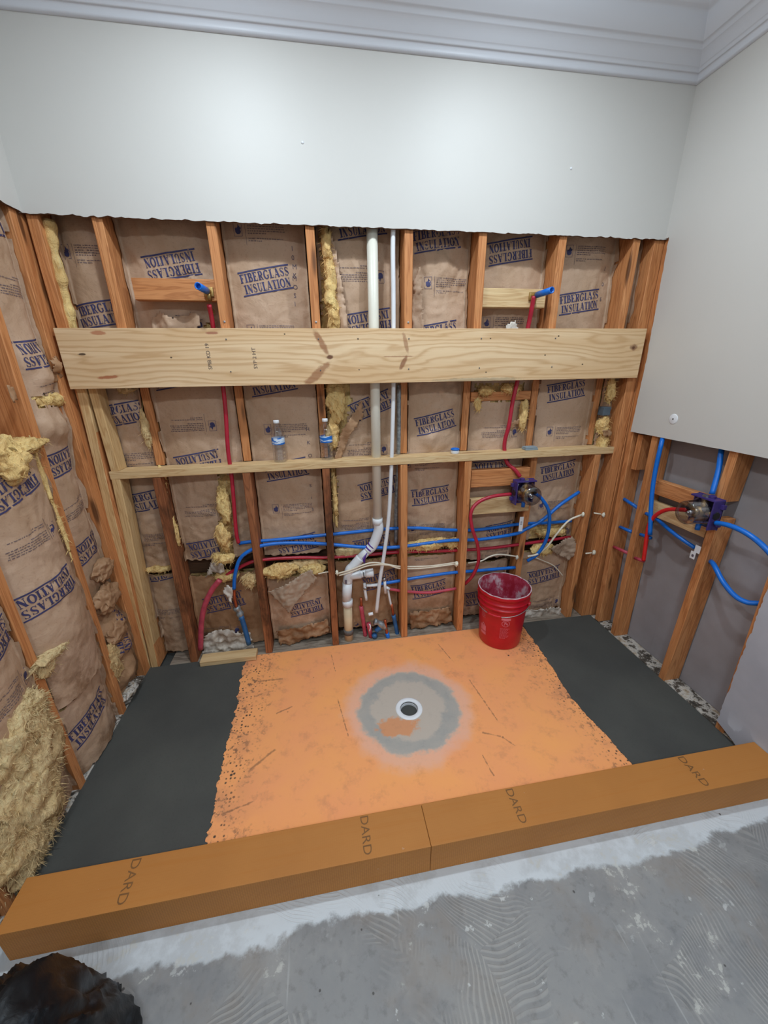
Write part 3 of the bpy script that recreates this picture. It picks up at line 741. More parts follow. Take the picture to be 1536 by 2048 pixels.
def sheet(parent, fr, poly, wfun, name='torn_flap', mats=None, prints=(), cell=.007, seed=1, inworld=False):
    """torn paper sheet: polygon in wall (u,v), depth from wfun(u,v)"""
    us = [p[0] for p in poly]; vv = [p[1] for p in poly]; a0, a1, b0, b1 = min(us), max(us), min(vv), max(vv)
    nu = max(2, int((a1-a0)/cell)); nv = max(2, int((b1-b0)/cell)); vs, fs, idx = [], [], {}
    def vid(i, j):
        if (i, j) not in idx:
            u = a0+(a1-a0)*i/nu; v = b0+(b1-b0)*j/nv; idx[(i, j)] = len(vs)
            w = wfun(u, v)+.007*(abs(MN.noise(V((u*26, v*26, seed))))*2-abs(MN.noise(V((u*48, v*40, seed+2))))); vs.append(fr.w3(u+.003*MN.noise(V((u*80, v*80, 1))), v+.003*MN.noise(V((u*80, v*80, 5))), w))
        return idx[(i, j)]
    for i in range(nu):
        for j in range(nv):
            u = a0+(a1-a0)*(i+.5)/nu; v = b0+(b1-b0)*(j+.5)/nv
            if inpoly(u+.006*MN.noise(V((u*90, v*90, seed))), v+.006*MN.noise(V((u*90, v*90, seed+4))), poly):
                fs.append((vid(i, j), vid(i+1, j), vid(i+1, j+1), vid(i, j+1)))
    o = obj(name, (vs, fs, None), mats or M['kraft2'], parent, smooth=True)
    s = o.modifiers.new('thickness', 'SOLIDIFY'); s.thickness = .0012
    return o
# ================================================================== the room
ZD, ZC, ZCE = 2.1215, 2.669, 2.835       # bottom of upper drywall, bottom of crown, ceiling
WR = 2.706                               # right drywall face
FL = -.030                               # slab in front of the curb
# slab (also carries the shower pan)
sl = box(-.3, 3.2, -4.6, .3, -.14, FL)
struct('floor', sl, M['slab'])
struct('ceiling', box(-.2, 3.1, -4.6, .2, ZCE, ZCE+.05), M['ceil'])
# upper back drywall with a rough sawn lower edge
pl = rough_line((-.012, ZD-.002), (WR+.012, ZD-.004), .012, .0045, 3)
poly = pl+[(WR+.012, ZCE), (-.012, ZCE)]
struct('wall_back', extrude_poly(poly, lambda a, b, d: (a, d, b), 0., .0127, 1), [M['paint'], M['tornpaper']])
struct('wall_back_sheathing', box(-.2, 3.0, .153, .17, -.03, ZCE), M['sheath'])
# left wall: upper drywall over the shower, full height beyond the curb
pl = rough_line((-1.16, ZD+.02), (0, ZD), .015, .005, 9)
poly = [(-4.6, FL), (-1.16, FL)]+pl+[(0, ZCE), (-4.6, ZCE)]
struct('wall_left', extrude_poly(poly, lambda a, b, d: (d, a, b), 0., -.0127, 1), [M['paint'], M['tornpaper']])
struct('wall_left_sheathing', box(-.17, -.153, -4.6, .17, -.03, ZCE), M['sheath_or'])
# right wall drywall: upper sheet, lower remnant beside the curb
eb = rough_line((-.020, ZD), (-.036, 1.55), .012, .0035, 5)+rough_line((-.036, 1.55), (-.030, 1.222), .012, .002, 6)[1:]
bb = rough_line((-.030, 1.222), (-.866, 1.219), .03, .0012, 7)[1:]
lo = rough_line((-.866, 1.219), (-.866, .05), .012, .005, 12)[1:]
poly = [(-4.6, ZCE), (0, ZCE), (0, ZD)]+eb+bb+lo+[(-.872, .0), (-1.0, FL), (-4.6, FL)]
poly = poly[:-2]+[(-1.0, .0), (-1.0, FL), (-4.6, FL)]
def split_upper(p): return p
up = [(-4.6, ZCE), (0, ZCE), (0, ZD)]+eb+bb+[(-4.6, 1.219)]
dn = [(-.866, 1.218)]+lo+[(-.95, .02), (-.98, .0), (-1.0, FL), (-4.6, FL), (-4.6, 1.218)]
struct('wall_right', extrude_poly(up, lambda a, b, d: (d, a, b), WR, WR+.0127, 1), [M['paint'], M['gyp']])
struct('wall_right_lower', extrude_poly(dn, lambda a, b, d: (d, a, b), WR, WR+.0127, 1), [M['lowboard'], M['gyp']])
struct('wall_right_inner', box(2.812, 2.825, -4.6, .17, -.03, ZCE), M['greyboard'])
struct('wall_front', box(-.1, 3.0, -4.62, -4.6, FL, ZCE), M['paint'])
# crown moulding
prof = [(0, 0), (.010, 0), (.012, .010), (.015, .020), (.020, .0245), (.023, .024), (.026, .028), (.028, .0335), (.034, .036), (.036, .038), (.044, .048), (.054, .0585), (.063, .066), (.066, .0665), (.068, .070), (.073, .0765), (.079, .0795), (.085, .079), (.088, .082), (.098, .092), (.110, .108), (.118, .124), (.122, .136), (.130, .139), (.140, .1405), (.150, .147), (.154, .156), (.154, .166)]
def crown(run0, run1, fn):
    vs, fs = [], []; n = len(prof)
    for e in (0, 1):
        for o, h in prof: vs.append(fn((run0, run1)[e], o, ZC+h, e))
    for i in range(n-1): fs.append((i, i+1, n+i+1, n+i))
    return vs, fs, None
struct('trim_1', crown(0, WR, lambda r, o, z, e: (r+(o if e == 0 else -o), -o, z)), M['white'], True, 'white crown moulding along the back wall')
struct('trim_2', crown(0, -4.6, lambda r, o, z, e: (WR-o, r-(o if e == 0 else 0), z)), M['white'], True, 'white crown moulding along the right wall')
struct('trim_3', crown(0, -4.6, lambda r, o, z, e: (o, r-(o if e == 0 else 0), z)), M['white'], True, 'white crown moulding along the left wall')

# ================================================================== framing
def member(name, A, B, wx, wy, mat, label, cat, group=None, seed=0, extra=(), wob=.0015, bev=.0025):
    m = join(bar(A, B, wx, wy, bev, wob, seed), *extra)
    o = obj(name, m, M[mat], origin=A if A[2] <= B[2] else B)
    return tag(o, label, cat, group)
def screws(parent, pts, axis='y', mat='steel', r=.0045):
    for p in pts:
        obj('screw', lathe([(0, -.0025), (r, -.0015), (r, .001)], p, 10, axis), M[mat], parent)
ZB0, ZB1 = 1.5, 1.7335                   # header board
ZL = 1.132                               # ledge top
# upper studs: full depth above, notched back below the header
UP = [(.019, 'stud_z', 'orange stud in the back left corner, above the header board'),
      (.242, 'stud_z', 'upper stud at the left end of the brown nailed crosspiece'),
      (.656, 'stud_z', 'upper stud between the brown crosspiece and the bay lettered right way up'),
      (1.045, 'stud_z', 'upper stud just left of the tall strip of yellow wool'),
      (1.465, 'stud_z', 'upper stud just right of the thin white pipe'),
      (1.803, 'stud_z', 'upper stud at the left end of the pale pine crosspiece'),
      (2.190, 'stud_z', 'upper stud behind the right hand blue pipe stub'),
      (2.570, 'stud_z', 'upper stud right of the batt reading FIBERGLASS INSULATION by the corner')]
for i, (x, mt, lb) in enumerate(UP):
    ex = []
    if i > 0: ex = [bar((x-.002, .127, ZL+.002), (x, .127, ZB0+.02), .038, .052, .002, .0012, i)]
    o = member('wall_stud', (x, .0827, ZB0 if i else 0.0), (x+(.0 if i else -.0), .0827, 2.5), .038, .14, mt, lb, 'wood stud', 'upper back wall studs', i+1, ex)
    if i in (2, 3, 4): screws(o, [(x, .0115, ZB1+.028)], mat='steel')
member('wall_stud', (2.690, .0827, 0), (2.690, .0827, 2.5), .055, .14, 'stud_z', 'full height stud in the back right corner beside the painted drywall', 'wood stud', 'upper back wall studs', 22)
LO = [((314, 966), (384, 1302), 'dark_z', 'lower stud standing left of the thick red pipe'),
      ((493, 955), (538, 1304), 'dark_z', 'dark stained lower stud beside the short pine offcut'),
      ((652, 945), (672, 1290), 'dark_z', 'dark stained lower stud just left of the plastic drain pipe'),
      ((808, 940), (809, 1275), 'stud_z', 'lower stud just right of the cluster of capped supply stubs'),
      ((937, 928), (919, 1262), 'stud_z', 'lower stud just left of the red bucket'),
      ((1069, 920), (1036, 1150), 'stud_z', 'lower stud directly behind the shower valve and bucket'),
      ((1196, 914), (1137, 1233), 'stud_z', 'lower stud right of the bucket, holding white cable ends')]
for i, (a, b, mt, lb) in enumerate(LO):
    A = PB(*b); B = PB(*a); k = (0.0-A.z)/(B.z-A.z); x0 = A.x+(B.x-A.x)*k; k = (ZL-.039-A.z)/(B.z-A.z); x1 = A.x+(B.x-A.x)*k
    yc, dp_ = .0827, .14
    if i == 5:
        A = PB(*b, .062); B = PB(*a, .062); k = (0.0-A.z)/(B.z-A.z); x0 = A.x+(B.x-A.x)*k; k = (ZL-.039-A.z)/(B.z-A.z); x1 = A.x+(B.x-A.x)*k; yc, dp_ = .1075, .09
    member('cripple_stud', (x0, yc, .004), (x1, yc, ZL-.04), .038, dp_, mt, lb, 'wood stud', 'lower back wall studs', 30+i)
#member('corner_stud', (2.600, .0827, .004), (2.632, .0827, ZL-.04), .038, .14, 'stud_z', 'lower stud left of the black gap in the back right corner', 'wood stud', 'lower back wall studs', 41)
# header, ledge, post
o = tag(obj('header_board', box(.006, 2.684, -.0255, .0125, ZB0, ZB1, .002), M['beam'], origin=(.006, -.0255, ZB0)), 'wide pale pine header board spanning the back wall', 'board')
screws(o, [(x, -.0262, z) for x in (.66, 1.05, 1.46, 1.81, 2.19) for z in (1.56, 1.69)], r=.003, mat='grey')
for k, (x, tx) in enumerate(((.585, '2x10'), (.775, 'SYP'))):
    bv, bf = bfont(('SPIB KD 19', 'SYP 2 HT')[k], .022)
    obj('grade_stamp', ([(x+b*-1+.0, -.0262, 1.57+a) for a, b in bv], bf, None), M['pencil'], o)
A = PB(152, 776, -.012); tag(obj('corner_post', join(bar((.026, .055, ZB0), (-.030, .055, 0), .038, .089, .003, .001, 3)), M['pine_z'], origin=(-.03, .055, 0)), 'pale pine post in the left corner, running from header board to floor', 'wood post', 'doubled pine posts in the left corner')
tag(obj('jack_post', join(bar((.067, .056, ZL-.038), (.012, .056, 0), .038, .089, .004, .001, 8)), M['pine_z'], origin=(.012, .055, 0)), 'short pine post carrying the left end of the ledge', 'wood post', 'doubled pine posts in the left corner')
tag(obj('jack_stud', bar((.072, .058, ZL+.001), (.066, .058, ZB0), .036, .08, .003, .001, 9), M['pine_z'], origin=(.07, .058, ZL)), 'pine jack stud squeezed between ledge and header board in the left corner', 'wood post')
tag(obj('ledge_board', box(.046, 2.662, .0125, .0995, ZL-.038, ZL, .003), M['pine_x'], origin=(.046, .0125, ZL-.038)), 'long pale pine ledge board carrying two water bottles', 'board')
# crosspieces in the bays
def cross(px0, px1, pyt, pyb, mat, label, y0=.02, th=.038, pym=None):
    xm = (px0+px1)/2; z1 = PB(xm, pyt, y0).z; z0 = PB(xm, pyb, y0).z
    a = PB(px0, pyt, y0).x; b = PB(px1, pyt, y0).x
    return member('blocking', (a, y0+th/2, (z0+z1)/2), (b, y0+th/2, (z0+z1)/2), z1-z0, th, mat, label, 'wood block', 'crosspieces between studs', int(px0))
cross(262, 438, 557, 601, 'stud_x', 'weathered brown crosspiece behind the left blue pipe stub', .035)
cross(967, 1093, 577, 615, 'pine_x', 'pale pine crosspiece behind the right blue pipe stub', .035)
cross(943, 1062, 783, 801, 'stud_x', 'narrow crosspiece in the niche beside the red pipe', .095)
cross(944, 1060, 938, 972, 'stud_x', 'upper crosspiece behind the back wall shower valve', .035)
cross(942, 1060, 995, 1026, 'pine_x', 'lower crosspiece behind the back wall shower valve', .035)
# sill plates
tag(obj('sill_plate', box(.09, 2.66, .0135, .15, -.035, .002, .003), M['sill'], origin=(.09, .0135, -.035)), 'weathered grey sill plate along the foot of the back wall', 'board')
tag(obj('sill_plate', box(2.722, 2.810, -.985, .0, -.03, .008, .004), M['rubble'], origin=(2.722, -.985, -.03)), 'mortar crusted sill plate at the foot of the right wall', 'board')
tag(obj('sill_plate', box(-.11, -.014, -1.16, .0, -.03, .006, .004), M['rubble'], origin=(-.11, -1.16, -.03)), 'crusted sill plate below the left wall batts', 'board')
# right wall studs
XR = 2.7195
def rstud(px0, py0, px1, py1, zt, zb, label, mat='stud_z', seed=0, w=.038):
    A = PR(px0, py0, XR); B = PR(px1, py1, XR); f = lambda z: A.y+(B.y-A.y)*(z-A.z)/(B.z-A.z)
    return member('wall_stud', (XR+.045, f(zb)-w/2, zb), (XR+.045, f(zt)-w/2, zt), .089, w, mat, label, 'wood stud', 'right wall studs', 60+seed)
rstud(1251, 893, 1190, 1232, 2.4, .01, 'right wall stud nearest the back corner, with blue stubs through it', seed=1, w=.036)
member('wall_stud', (XR+.045, .026, 0), (XR+.045, .026, 2.4), .089, .030, 'stud_z', 'stud wedged in the back right corner behind the dark gap', 'wood stud', 'right wall studs', 79)
rstud(1302, 878, 1221, 1261, 2.4, .01, 'second stud of the right wall, beside the tall blue pipe', seed=2)
rstud(1456, 910, 1450, 928, 2.4, 1.0, 'upper right wall stud behind the right shower valve', seed=3)
rstud(1408, 1075, 1334, 1298, .92, .0, 'lower right wall stud with a sawn top under the shower valve', seed=4)
rstud(1530, 1165, 1437, 1431, 1.2, .0, 'right wall stud at the edge of the lower drywall remnant', seed=5)
# short doubled block beside R1
A = PR(1262, 900, XR); tag(obj('blocking', bar((XR+.05, -.075, 1.19+.02), (XR+.05, -.075, 1.02), .08, .036, .003, .001, 70), M['stud_z'], origin=(XR+.05, -.075, 1.02)), 'short split block nailed beside the right wall corner stud', 'wood block')
y0, y1 = -.19, -.53
for (pa, pb, th, lb, mt) in (((1307, 955), (1395, 990), .085, 'upper crosspiece behind the right wall valve', 'stud_y'), ((1305, 1000), (1395, 1037), .075, 'lower pale crosspiece behind the right wall valve', 'pine_y')):
    z = PR(pa[0], pa[1]+6, XR+.03).z-.03
    member('blocking', (XR+.05, y1-.01, z), (XR+.05, y0-.0, z), .038, .075, mt, lb, 'wood block', 'crosspieces between studs', 75)
# left wall studs
def lstud(y, label, z1=2.4, z0=.0, seed=0, w=.038, lean=0., mat='stud_z'):
    return member('wall_stud', (-.0127-.07, y, z0), (-.0127-.07, y+lean, z1), .14, w, mat, label, 'wood stud', 'left wall studs', 80+seed)
lstud(-.001, 'left wall corner stud beside the back wall', seed=1, w=.098)
lstud(-.290, 'left wall stud edged with torn yellow wool, first out from the corner', seed=2, lean=.03)
lstud(-.650, 'left wall stud beside the overhanging batt, second out from the corner', seed=3, lean=.02)
lstud(-1.030, 'left wall stud beside the curb end', seed=4)
member('blocking', (-.05, -.255, 1.405), (-.05, -.05, 1.412), .038, .04, 'stud_y', 'short crosspiece in the left wall below torn paper', 'wood block', 'crosspieces between studs', 91)
# offcut
tag(obj('wood_offcut', box(PB(398, 1305, -.01).x, PB(512, 1300, -.01).x, -.035, .035, .003, .034, .003), M['pine_x'], origin=(.3, -.0, .003)), 'short pine offcut lying against the foot of the back wall', 'board')
# ================================================================== insulation in the back wall
UX = [u[0] for u in UP]+[2.684]
LX = []
for (a, b, mt, lb) in LO:
    A = PB(*b); B = PB(*a); LX.append((A.x+(B.x-A.x)*(0-A.z)/(B.z-A.z), A.x+(B.x-A.x)*(ZL-.04-A.z)/(B.z-A.z)))
LX = [(.02, .02)]+LX+[(2.685, 2.685)]
def sx(i, v):
    if v > ZL: return UX[i]
    k = min(max(v/(ZL-.04), 0), 1); return LX[i][0]+(LX[i][1]-LX[i][0])*k
def bay(i, z0, z1, label, seed, **kw):
    u0, u1 = UX[i]+.021, UX[i+1]-.021
    ln = lambda v: (sx(i, v)+.0205-u0, sx(i+1, v)-.0205-u1)
    kw.setdefault('depth', -.114); kw.setdefault('bulge', .026)
    return make_batt(BACK, u0, u1, z0, z1, label, 'kraft faced batts in the back wall', seed, lean=ln, **kw)
def zz(px, py, y=.1): return PB(px, py, y).z
def bw(px, py, y): return PB(px, py, y)
SPL = .60
bA, sA = bay(0, SPL-.02, 2.3, 'narrow kraft batt in the leftmost back bay, a yellow roll of wool at its left', 1,
    prints=[('L', 203, 628, 0, 9), ('C', 182, 510, 0, 0), ('L', 243, 828, 0, 9), ('C', 262, 921, 0, 0), ('L', 292, 1003, 0, 9), ('C', 310, 1080, 0, 0)],
    hump=[(.14, 1.40, .1, .05, .03), (.2, 1.33, .05, .06, .03)], crumple=1.3)
obj('wool_roll', join(tube([bw(98, 440, .06), bw(108, 500, .055), bw(122, 560, .05), bw(134, 610, .05), bw(146, 668, .05)], lambda t: .019+.004*sin(t*17)+.002*sin(t*41), 14, 10)), M['wool'], bA, True)
tuft(bA, bw(252, 775, .09), (.045, .02, .03), 3, mat='woolpale'); tuft(bA, bw(292, 860, .085), (.018, .02, .09), 4, mat='woolpale', nf=60)
tuft(bA, bw(325, 960, .07), (.016, .02, .07), 6, nf=60); tuft(bA, bw(348, 1060, .07), (.02, .02, .10), 7, nf=60)
bA2, _ = bay(0, .02, SPL-.07, 'short kraft batt at the foot of the leftmost back bay', 11, prints=[('L', 300, 1150, 0, 9), ('C', 325, 1230, 0, 0)], crumple=1.5)
tuft(bA2, bw(318, 1138, .085), (.06, .02, .02), 31, nf=60)
bB, sB = bay(1, SPL, 2.3, 'kraft batt behind the brown crosspiece, lettering upside down', 2,
    prints=[('L', 342, 530, 1, 9), ('C', 352, 645, 1, 0), ('L', 352, 752, 1, 9), ('C', 383, 848, 1, 0), ('L', 397, 925, 1, 9), ('C', 408, 1020, 1, 0), ('L', 418, 1097, 1, 9)],
    holes=[[(405, 650), (418, 640), (425, 600), (422, 660), (408, 668)], [(436, 948), (464, 950), (468, 1120), (440, 1120)]], crumple=1.2)
tuft(bB, bw(448, 1010, .07), (.03, .025, .11), 8); tuft(bB, bw(447, 1075, .05), (.035, .03, .075), 9, nf=200); tuft(bB, bw(445, 1115, .045), (.05, .03, .03), 10, nf=200)
sheet(bB, BACK, [BACK.px(408, 1160, -.03), BACK.px(425, 1118, -.03), BACK.px(448, 1122, -.03), BACK.px(452, 1140, -.03), BACK.px(428, 1146, -.03)], lambda u, v: -.03+.03*sin(u*30), 'torn_paper', M['whitekraft'], seed=2)
sheet(bB, BACK, [BACK.px(300, 640, -.07), BACK.px(318, 622, -.07), BACK.px(345, 635, -.07), BACK.px(395, 625, -.07), BACK.px(402, 650, -.07), BACK.px(380, 668, -.07), BACK.px(305, 668, -.07)], lambda u, v: -.075+.012*sin(u*50), 'torn_paper', M['kraft'], seed=12)
bB2, _ = bay(1, .02, .50, 'stained short batt with dirty white paper behind the thick red pipe', 12, prints=[('L', 448, 1205, 1, 9), ('C', 440, 1262, 1, 0)], crumple=1.7, mat='kraft2')
tuft(bB2, bw(500, 1160, .04), (.045, .03, .045), 13, nf=200, mat='woolpale'); tuft(bB2, bw(452, 1150, .07), (.06, .025, .03), 14)
sheet(bB2, BACK, [BACK.px(405, 1308, -.06), BACK.px(408, 1272, -.06), BACK.px(440, 1262, -.06), BACK.px(500, 1268, -.06), BACK.px(508, 1302, -.06)], lambda u, v: -.07+.02*MN.noise(V((u*30, v*30, 0))), 'paper_scrap', M['whitekraft'], seed=5)
sheet(bB2, BACK, [BACK.px(446, 1180, -.03), BACK.px(455, 1170, -.03), BACK.px(470, 1176, -.03), BACK.px(462, 1205, -.03), BACK.px(452, 1190, -.03)], lambda u, v: -.03, 'torn_paper', M['whitekraft'], seed=6)
bC, sC = bay(2, SPL-.01, 2.3, 'broad kraft batt with FIBERGLASS INSULATION right way up, behind the left water bottle', 3,
    prints=[('C', 522, 466, 0, 0), ('L', 531, 560, 0, 10), ('C', 545, 667, 0, 0), ('L', 545, 766, 0, 9), ('C', 575, 862, 0, 0), ('L', 572, 939, 0, 8), ('C', 588, 1020, 0, 0), ('L', 594, 1088, 1, 8),
            ('V', 585, 500, 0, 0, '10MK'), ('V', 588, 560, 0, 0, 'MOSI'), ('V', 615, 862, 0, 0, 'H K O 7'), ('V', 622, 975, 0, 0, 'S 1 3')], crumple=.9)
bC2, _ = bay(2, .03, .46, 'short orange stained batt low between the two dark studs', 13, prints=[('L', 612, 1215, 1, 8, .2)], crumple=.9, depth=-.09, bulge=.02)
tuft(bC2, bw(560, 1142, .06), (.10, .035, .045), 15, nf=260); tuft(bC2, bw(625, 1138, .06), (.07, .03, .035), 16, nf=160)
tuft(bC2, bw(600, 1130, .085), (.15, .02, .03), 17, mat='woolpale')
sheet(bC2, BACK, [BACK.px(536, 1186, -.0), BACK.px(622, 1140, -.0), BACK.px(634, 1158, -.0), BACK.px(578, 1224, -.0)], lambda u, v: .0-.012*cos(u*28)+.03*(v-.45), 'torn_flap', M['greykraft'], seed=3)
sheet(bC2, BACK, [BACK.px(552, 1262, -.05), BACK.px(600, 1255, -.05), BACK.px(655, 1240, -.05), BACK.px(660, 1262, -.05), BACK.px(590, 1288, -.05), BACK.px(560, 1290, -.05)], lambda u, v: -.055+.02*MN.noise(V((u*22, v*30, 2))), 'torn_paper', M['kraft2'], seed=8)
bD, sD = bay(3, SPL-.03, 2.3, 'kraft batt behind the plastic pipes, wool showing down its left side', 4,
    prints=[('L', 722, 449, 0, 9), ('C', 720, 547, 1, 0), ('L', 738, 644, 1, 9), ('L', 742, 812, 1, 20), ('C', 733, 897, 1, 0), ('L', 758, 977, 1, 10), ('C', 718, 1046, 1, 0), ('L', 745, 1090, 1, 6)],
    holes=[[(636, 455), (655, 455), (668, 560), (672, 665), (640, 665)], [(645, 765), (694, 765), (700, 800), (690, 850), (670, 900), (652, 905)], [(660, 940), (672, 940), (676, 1045), (664, 1045)]], crumple=1.1,
    hump=[(1.18, 1.37, .05, .1, .02)])
for q, (a, b, r) in enumerate((((656, 470, .07), (662, 560, .06), (.03, .03, .12)), ((665, 585, .06), 0, (.032, .03, .13)), ((668, 640, .06), 0, (.03, .03, .09)), ((672, 800, .075), 0, (.045, .025, .12)), ((668, 1000, .08), 0, (.017, .02, .16)))):
    pass
tuft(bD, bw(654, 505, .075), (.022, .025, .12), 18); tuft(bD, bw(661, 575, .07), (.026, .028, .13), 19); tuft(bD, bw(667, 635, .07), (.026, .028, .09), 20)
tuft(bD, bw(672, 800, .085), (.045, .03, .11), 21, nf=200); tuft(bD, bw(664, 870, .09), (.03, .025, .08), 22); tuft(bD, bw(669, 990, .075), (.014, .02, .17), 23)
sheet(bD, BACK, [BACK.px(652, 476, -.05), BACK.px(664, 470, -.05), BACK.px(676, 520, -.05), BACK.px(700, 668, -.05), BACK.px(674, 668, -.05), BACK.px(664, 560, -.05)], lambda u, v: -.062+.01*sin(u*60), 'torn_flap', M['kraft'], seed=4)
sheet(bD, BACK, [BACK.px(716, 815, -.05), BACK.px(724, 800, -.05), BACK.px(728, 835, -.05), BACK.px(700, 870, -.05), BACK.px(680, 925, -.05), BACK.px(668, 925, -.05), BACK.px(684, 862, -.05)], lambda u, v: -.058+.014*sin(u*50+v*9), 'torn_flap', M['kraft2'], seed=5)
bD2, _ = bay(3, .05, SPL-.09, 'stained short batt behind the drain tee and supply stubs', 14, prints=[('L', 760, 1160, 1, 8), ('C', 745, 1250, 0, 0)], crumple=1.8, mat='kraft2')
tuft(bD2, bw(700, 1105, .09), (.1, .02, .03), 24, mat='woolpale'); tuft(bD2, bw(722, 1290, .06), (.10, .04, .02), 25, mat='greykraft', nf=0, rough=.9); tuft(bD2, bw(782, 1283, .05), (.05, .04, .018), 26, mat='greykraft', nf=0, rough=.9)
bE, sE = bay(4, SPL-.02, 2.3, 'kraft batt between thin white pipe stud and pale crosspiece, GLASS legible above header', 5,
    prints=[('L', 875, 476, 0, 8), ('C', 895, 572, 0, 0), ('L', 872, 668, 0, 9), ('L', 872, 845, 0, 12), ('C', 850, 930, 0, 0), ('L', 862, 992, 0, 5), ('C', 858, 1060, 0, 0)],
    crumple=1.5, hump=[(1.62, 1.2, .05, .06, .02), (1.56, .95, .02, .12, .018)])
sheet(bE, BACK, [BACK.px(826, 640, -.06), BACK.px(828, 560, -.06), BACK.px(840, 530, -.06), BACK.px(846, 600, -.06), BACK.px(848, 668, -.06), BACK.px(828, 668, -.06)], lambda u, v: -.07+.01*sin(v*20), 'torn_flap', M['kraft'], seed=6)
tuft(bE, bw(858, 1088, .075), (.13, .03, .035), 27, nf=260); tuft(bE, bw(905, 1085, .08), (.045, .025, .03), 28)
bE2, _ = bay(4, .03, SPL-.09, 'short kraft batt left of the bucket, lettered right way up', 15, prints=[('C', 848, 1112, 0, 0), ('L', 858, 1178, 0, 9)], crumple=1.0, depth=-.10)
sheet(bE2, BACK, [BACK.px(818, 1225, -.06), BACK.px(900, 1215, -.06), BACK.px(905, 1244, -.06), BACK.px(822, 1258, -.06)], lambda u, v: -.06+.02*MN.noise(V((u*22, v*30, 3))), 'torn_paper', M['kraft2'], seed=9)
bF, sF = bay(5, .45, 2.3, 'kraft batt behind the back wall shower valve, FIBERGLASS upside down at its top', 6,
    prints=[('L', 1022, 502, 1, 9), ('C', 1010, 650, 0, 0), ('C', 998, 862, 1, 0), ('L', 985, 937, 1, 4), ('C', 1010, 1000, 1, 0), ('L', 1006, 1060, 1, 6), ('C', 1000, 1107, 1, 0)],
    holes=[[(950, 768), (1050, 768), (1050, 812), (1046, 835), (1040, 800), (945, 805)]], crumple=1.2)
tuft(bF, bw(972, 782, .085), (.04, .025, .025), 32, nf=160); tuft(bF, bw(1020, 778, .085), (.05, .025, .025), 33, nf=160); tuft(bF, bw(955, 808, .07), (.02, .015, .03), 34, nf=60)
tuft(bF, bw(1046, 830, .08), (.022, .025, .08), 35)
sheet(bF, BACK, [BACK.px(1018, 850, -.05), BACK.px(1038, 838, -.05), BACK.px(1036, 848, -.05), BACK.px(1024, 862, -.05)], lambda u, v: -.05+.01*sin(u*60), 'torn_flap', M['kraft2'], seed=7)
sheet(bF, BACK, [BACK.px(1010, 668, -.05), BACK.px(1016, 648, -.05), BACK.px(1035, 640, -.05), BACK.px(1040, 668, -.05)], lambda u, v: -.06, 'torn_flap', M['whitekraft'], seed=17)
bF2, _ = bay(5, .03, .42, 'short kraft batt behind the red bucket', 16, prints=[('L', 965, 1195, 1, 9)], crumple=1.2, depth=-.128)
bG, sG = bay(6, SPL-.05, 2.3, 'kraft batt with FIBERGLASS INSULATION right way up, in the right hand bay', 7,
    prints=[('C', 1176, 508, 0, 0), ('L', 1160, 604, 0, 8), ('C', 1150, 700, 0, 0), ('L', 1134, 781, 0, 9), ('C', 1130, 866, 0, 0), ('L', 1117, 942, 0, 10), ('C', 1112, 1012, 0, 0), ('L', 1112, 1078, 1, 8), ('V', 1215, 540, 0, 0, '1 0 8')], crumple=.9,
    holes=[[(1062, 1050), (1135, 1050), (1140, 1095), (1062, 1095)]])
tuft(bG, bw(1100, 1064, .085), (.1, .025, .025), 36, nf=160); tuft(bG, bw(1085, 1098, .075), (.08, .025, .04), 37, nf=200)
sheet(bG, BACK, [BACK.px(1100, 1098, -.02), BACK.px(1148, 1075, -.02), BACK.px(1160, 1100, -.02), BACK.px(1140, 1122, -.02), BACK.px(1115, 1110, -.02)], lambda u, v: -.035+.01*sin(u*40), 'torn_flap', M['greykraft'], seed=10)
bG2, _ = bay(6, .03, SPL-.13, 'short kraft batt right of the bucket, lettered upside down', 17, prints=[('L', 1088, 1150, 1, 10), ('C', 1090, 1205, 1, 0)], crumple=1.1, depth=-.10)
sheet(bG2, BACK, [BACK.px(1040, 1222, -.05), BACK.px(1118, 1214, -.05), BACK.px(1128, 1226, -.05), BACK.px(1052, 1238, -.05)], lambda u, v: -.05+.02*MN.noise(V((u*22, v*30, 3))), 'torn_paper', M['whitekraft'], seed=11)
bH, sH = bay(7, .9, 2.3, 'narrow kraft batt in the back right corner bay', 8, crumple=1.3, depth=-.10)
tuft(bH, bw(1222, 780, .05), (.025, .02, .07), 38); tuft(bH, bw(1207, 850, .05), (.03, .03, .05), 39, nf=160); tuft(bH, bw(1205, 885, .05), (.025, .03, .05), 40, nf=160)
sheet(bH, BACK, [BACK.px(1208, 862, -.0), BACK.px(1222, 858, -.0), BACK.px(1224, 872, -.0), BACK.px(1210, 874, -.0)], lambda u, v: -.01, 'torn_flap', M['kraft2'], seed=18)
bH2, _ = bay(7, .03, .86, 'dusty narrow batt low in the back right corner bay', 18, crumple=1.5, depth=-.12, mat='kraft2')
tuft(bH2, bw(1192, 1060, .06), (.02, .025, .06), 41, nf=60)
q = PB(1214, 823, .03); tag(obj('junction_box', box(q.x-.022, q.x+.022, .03, .075, q.z-.022, q.z+.024, .003), M['slate'], origin=q), 'small slate blue box lodged in the back right corner bay', 'box')
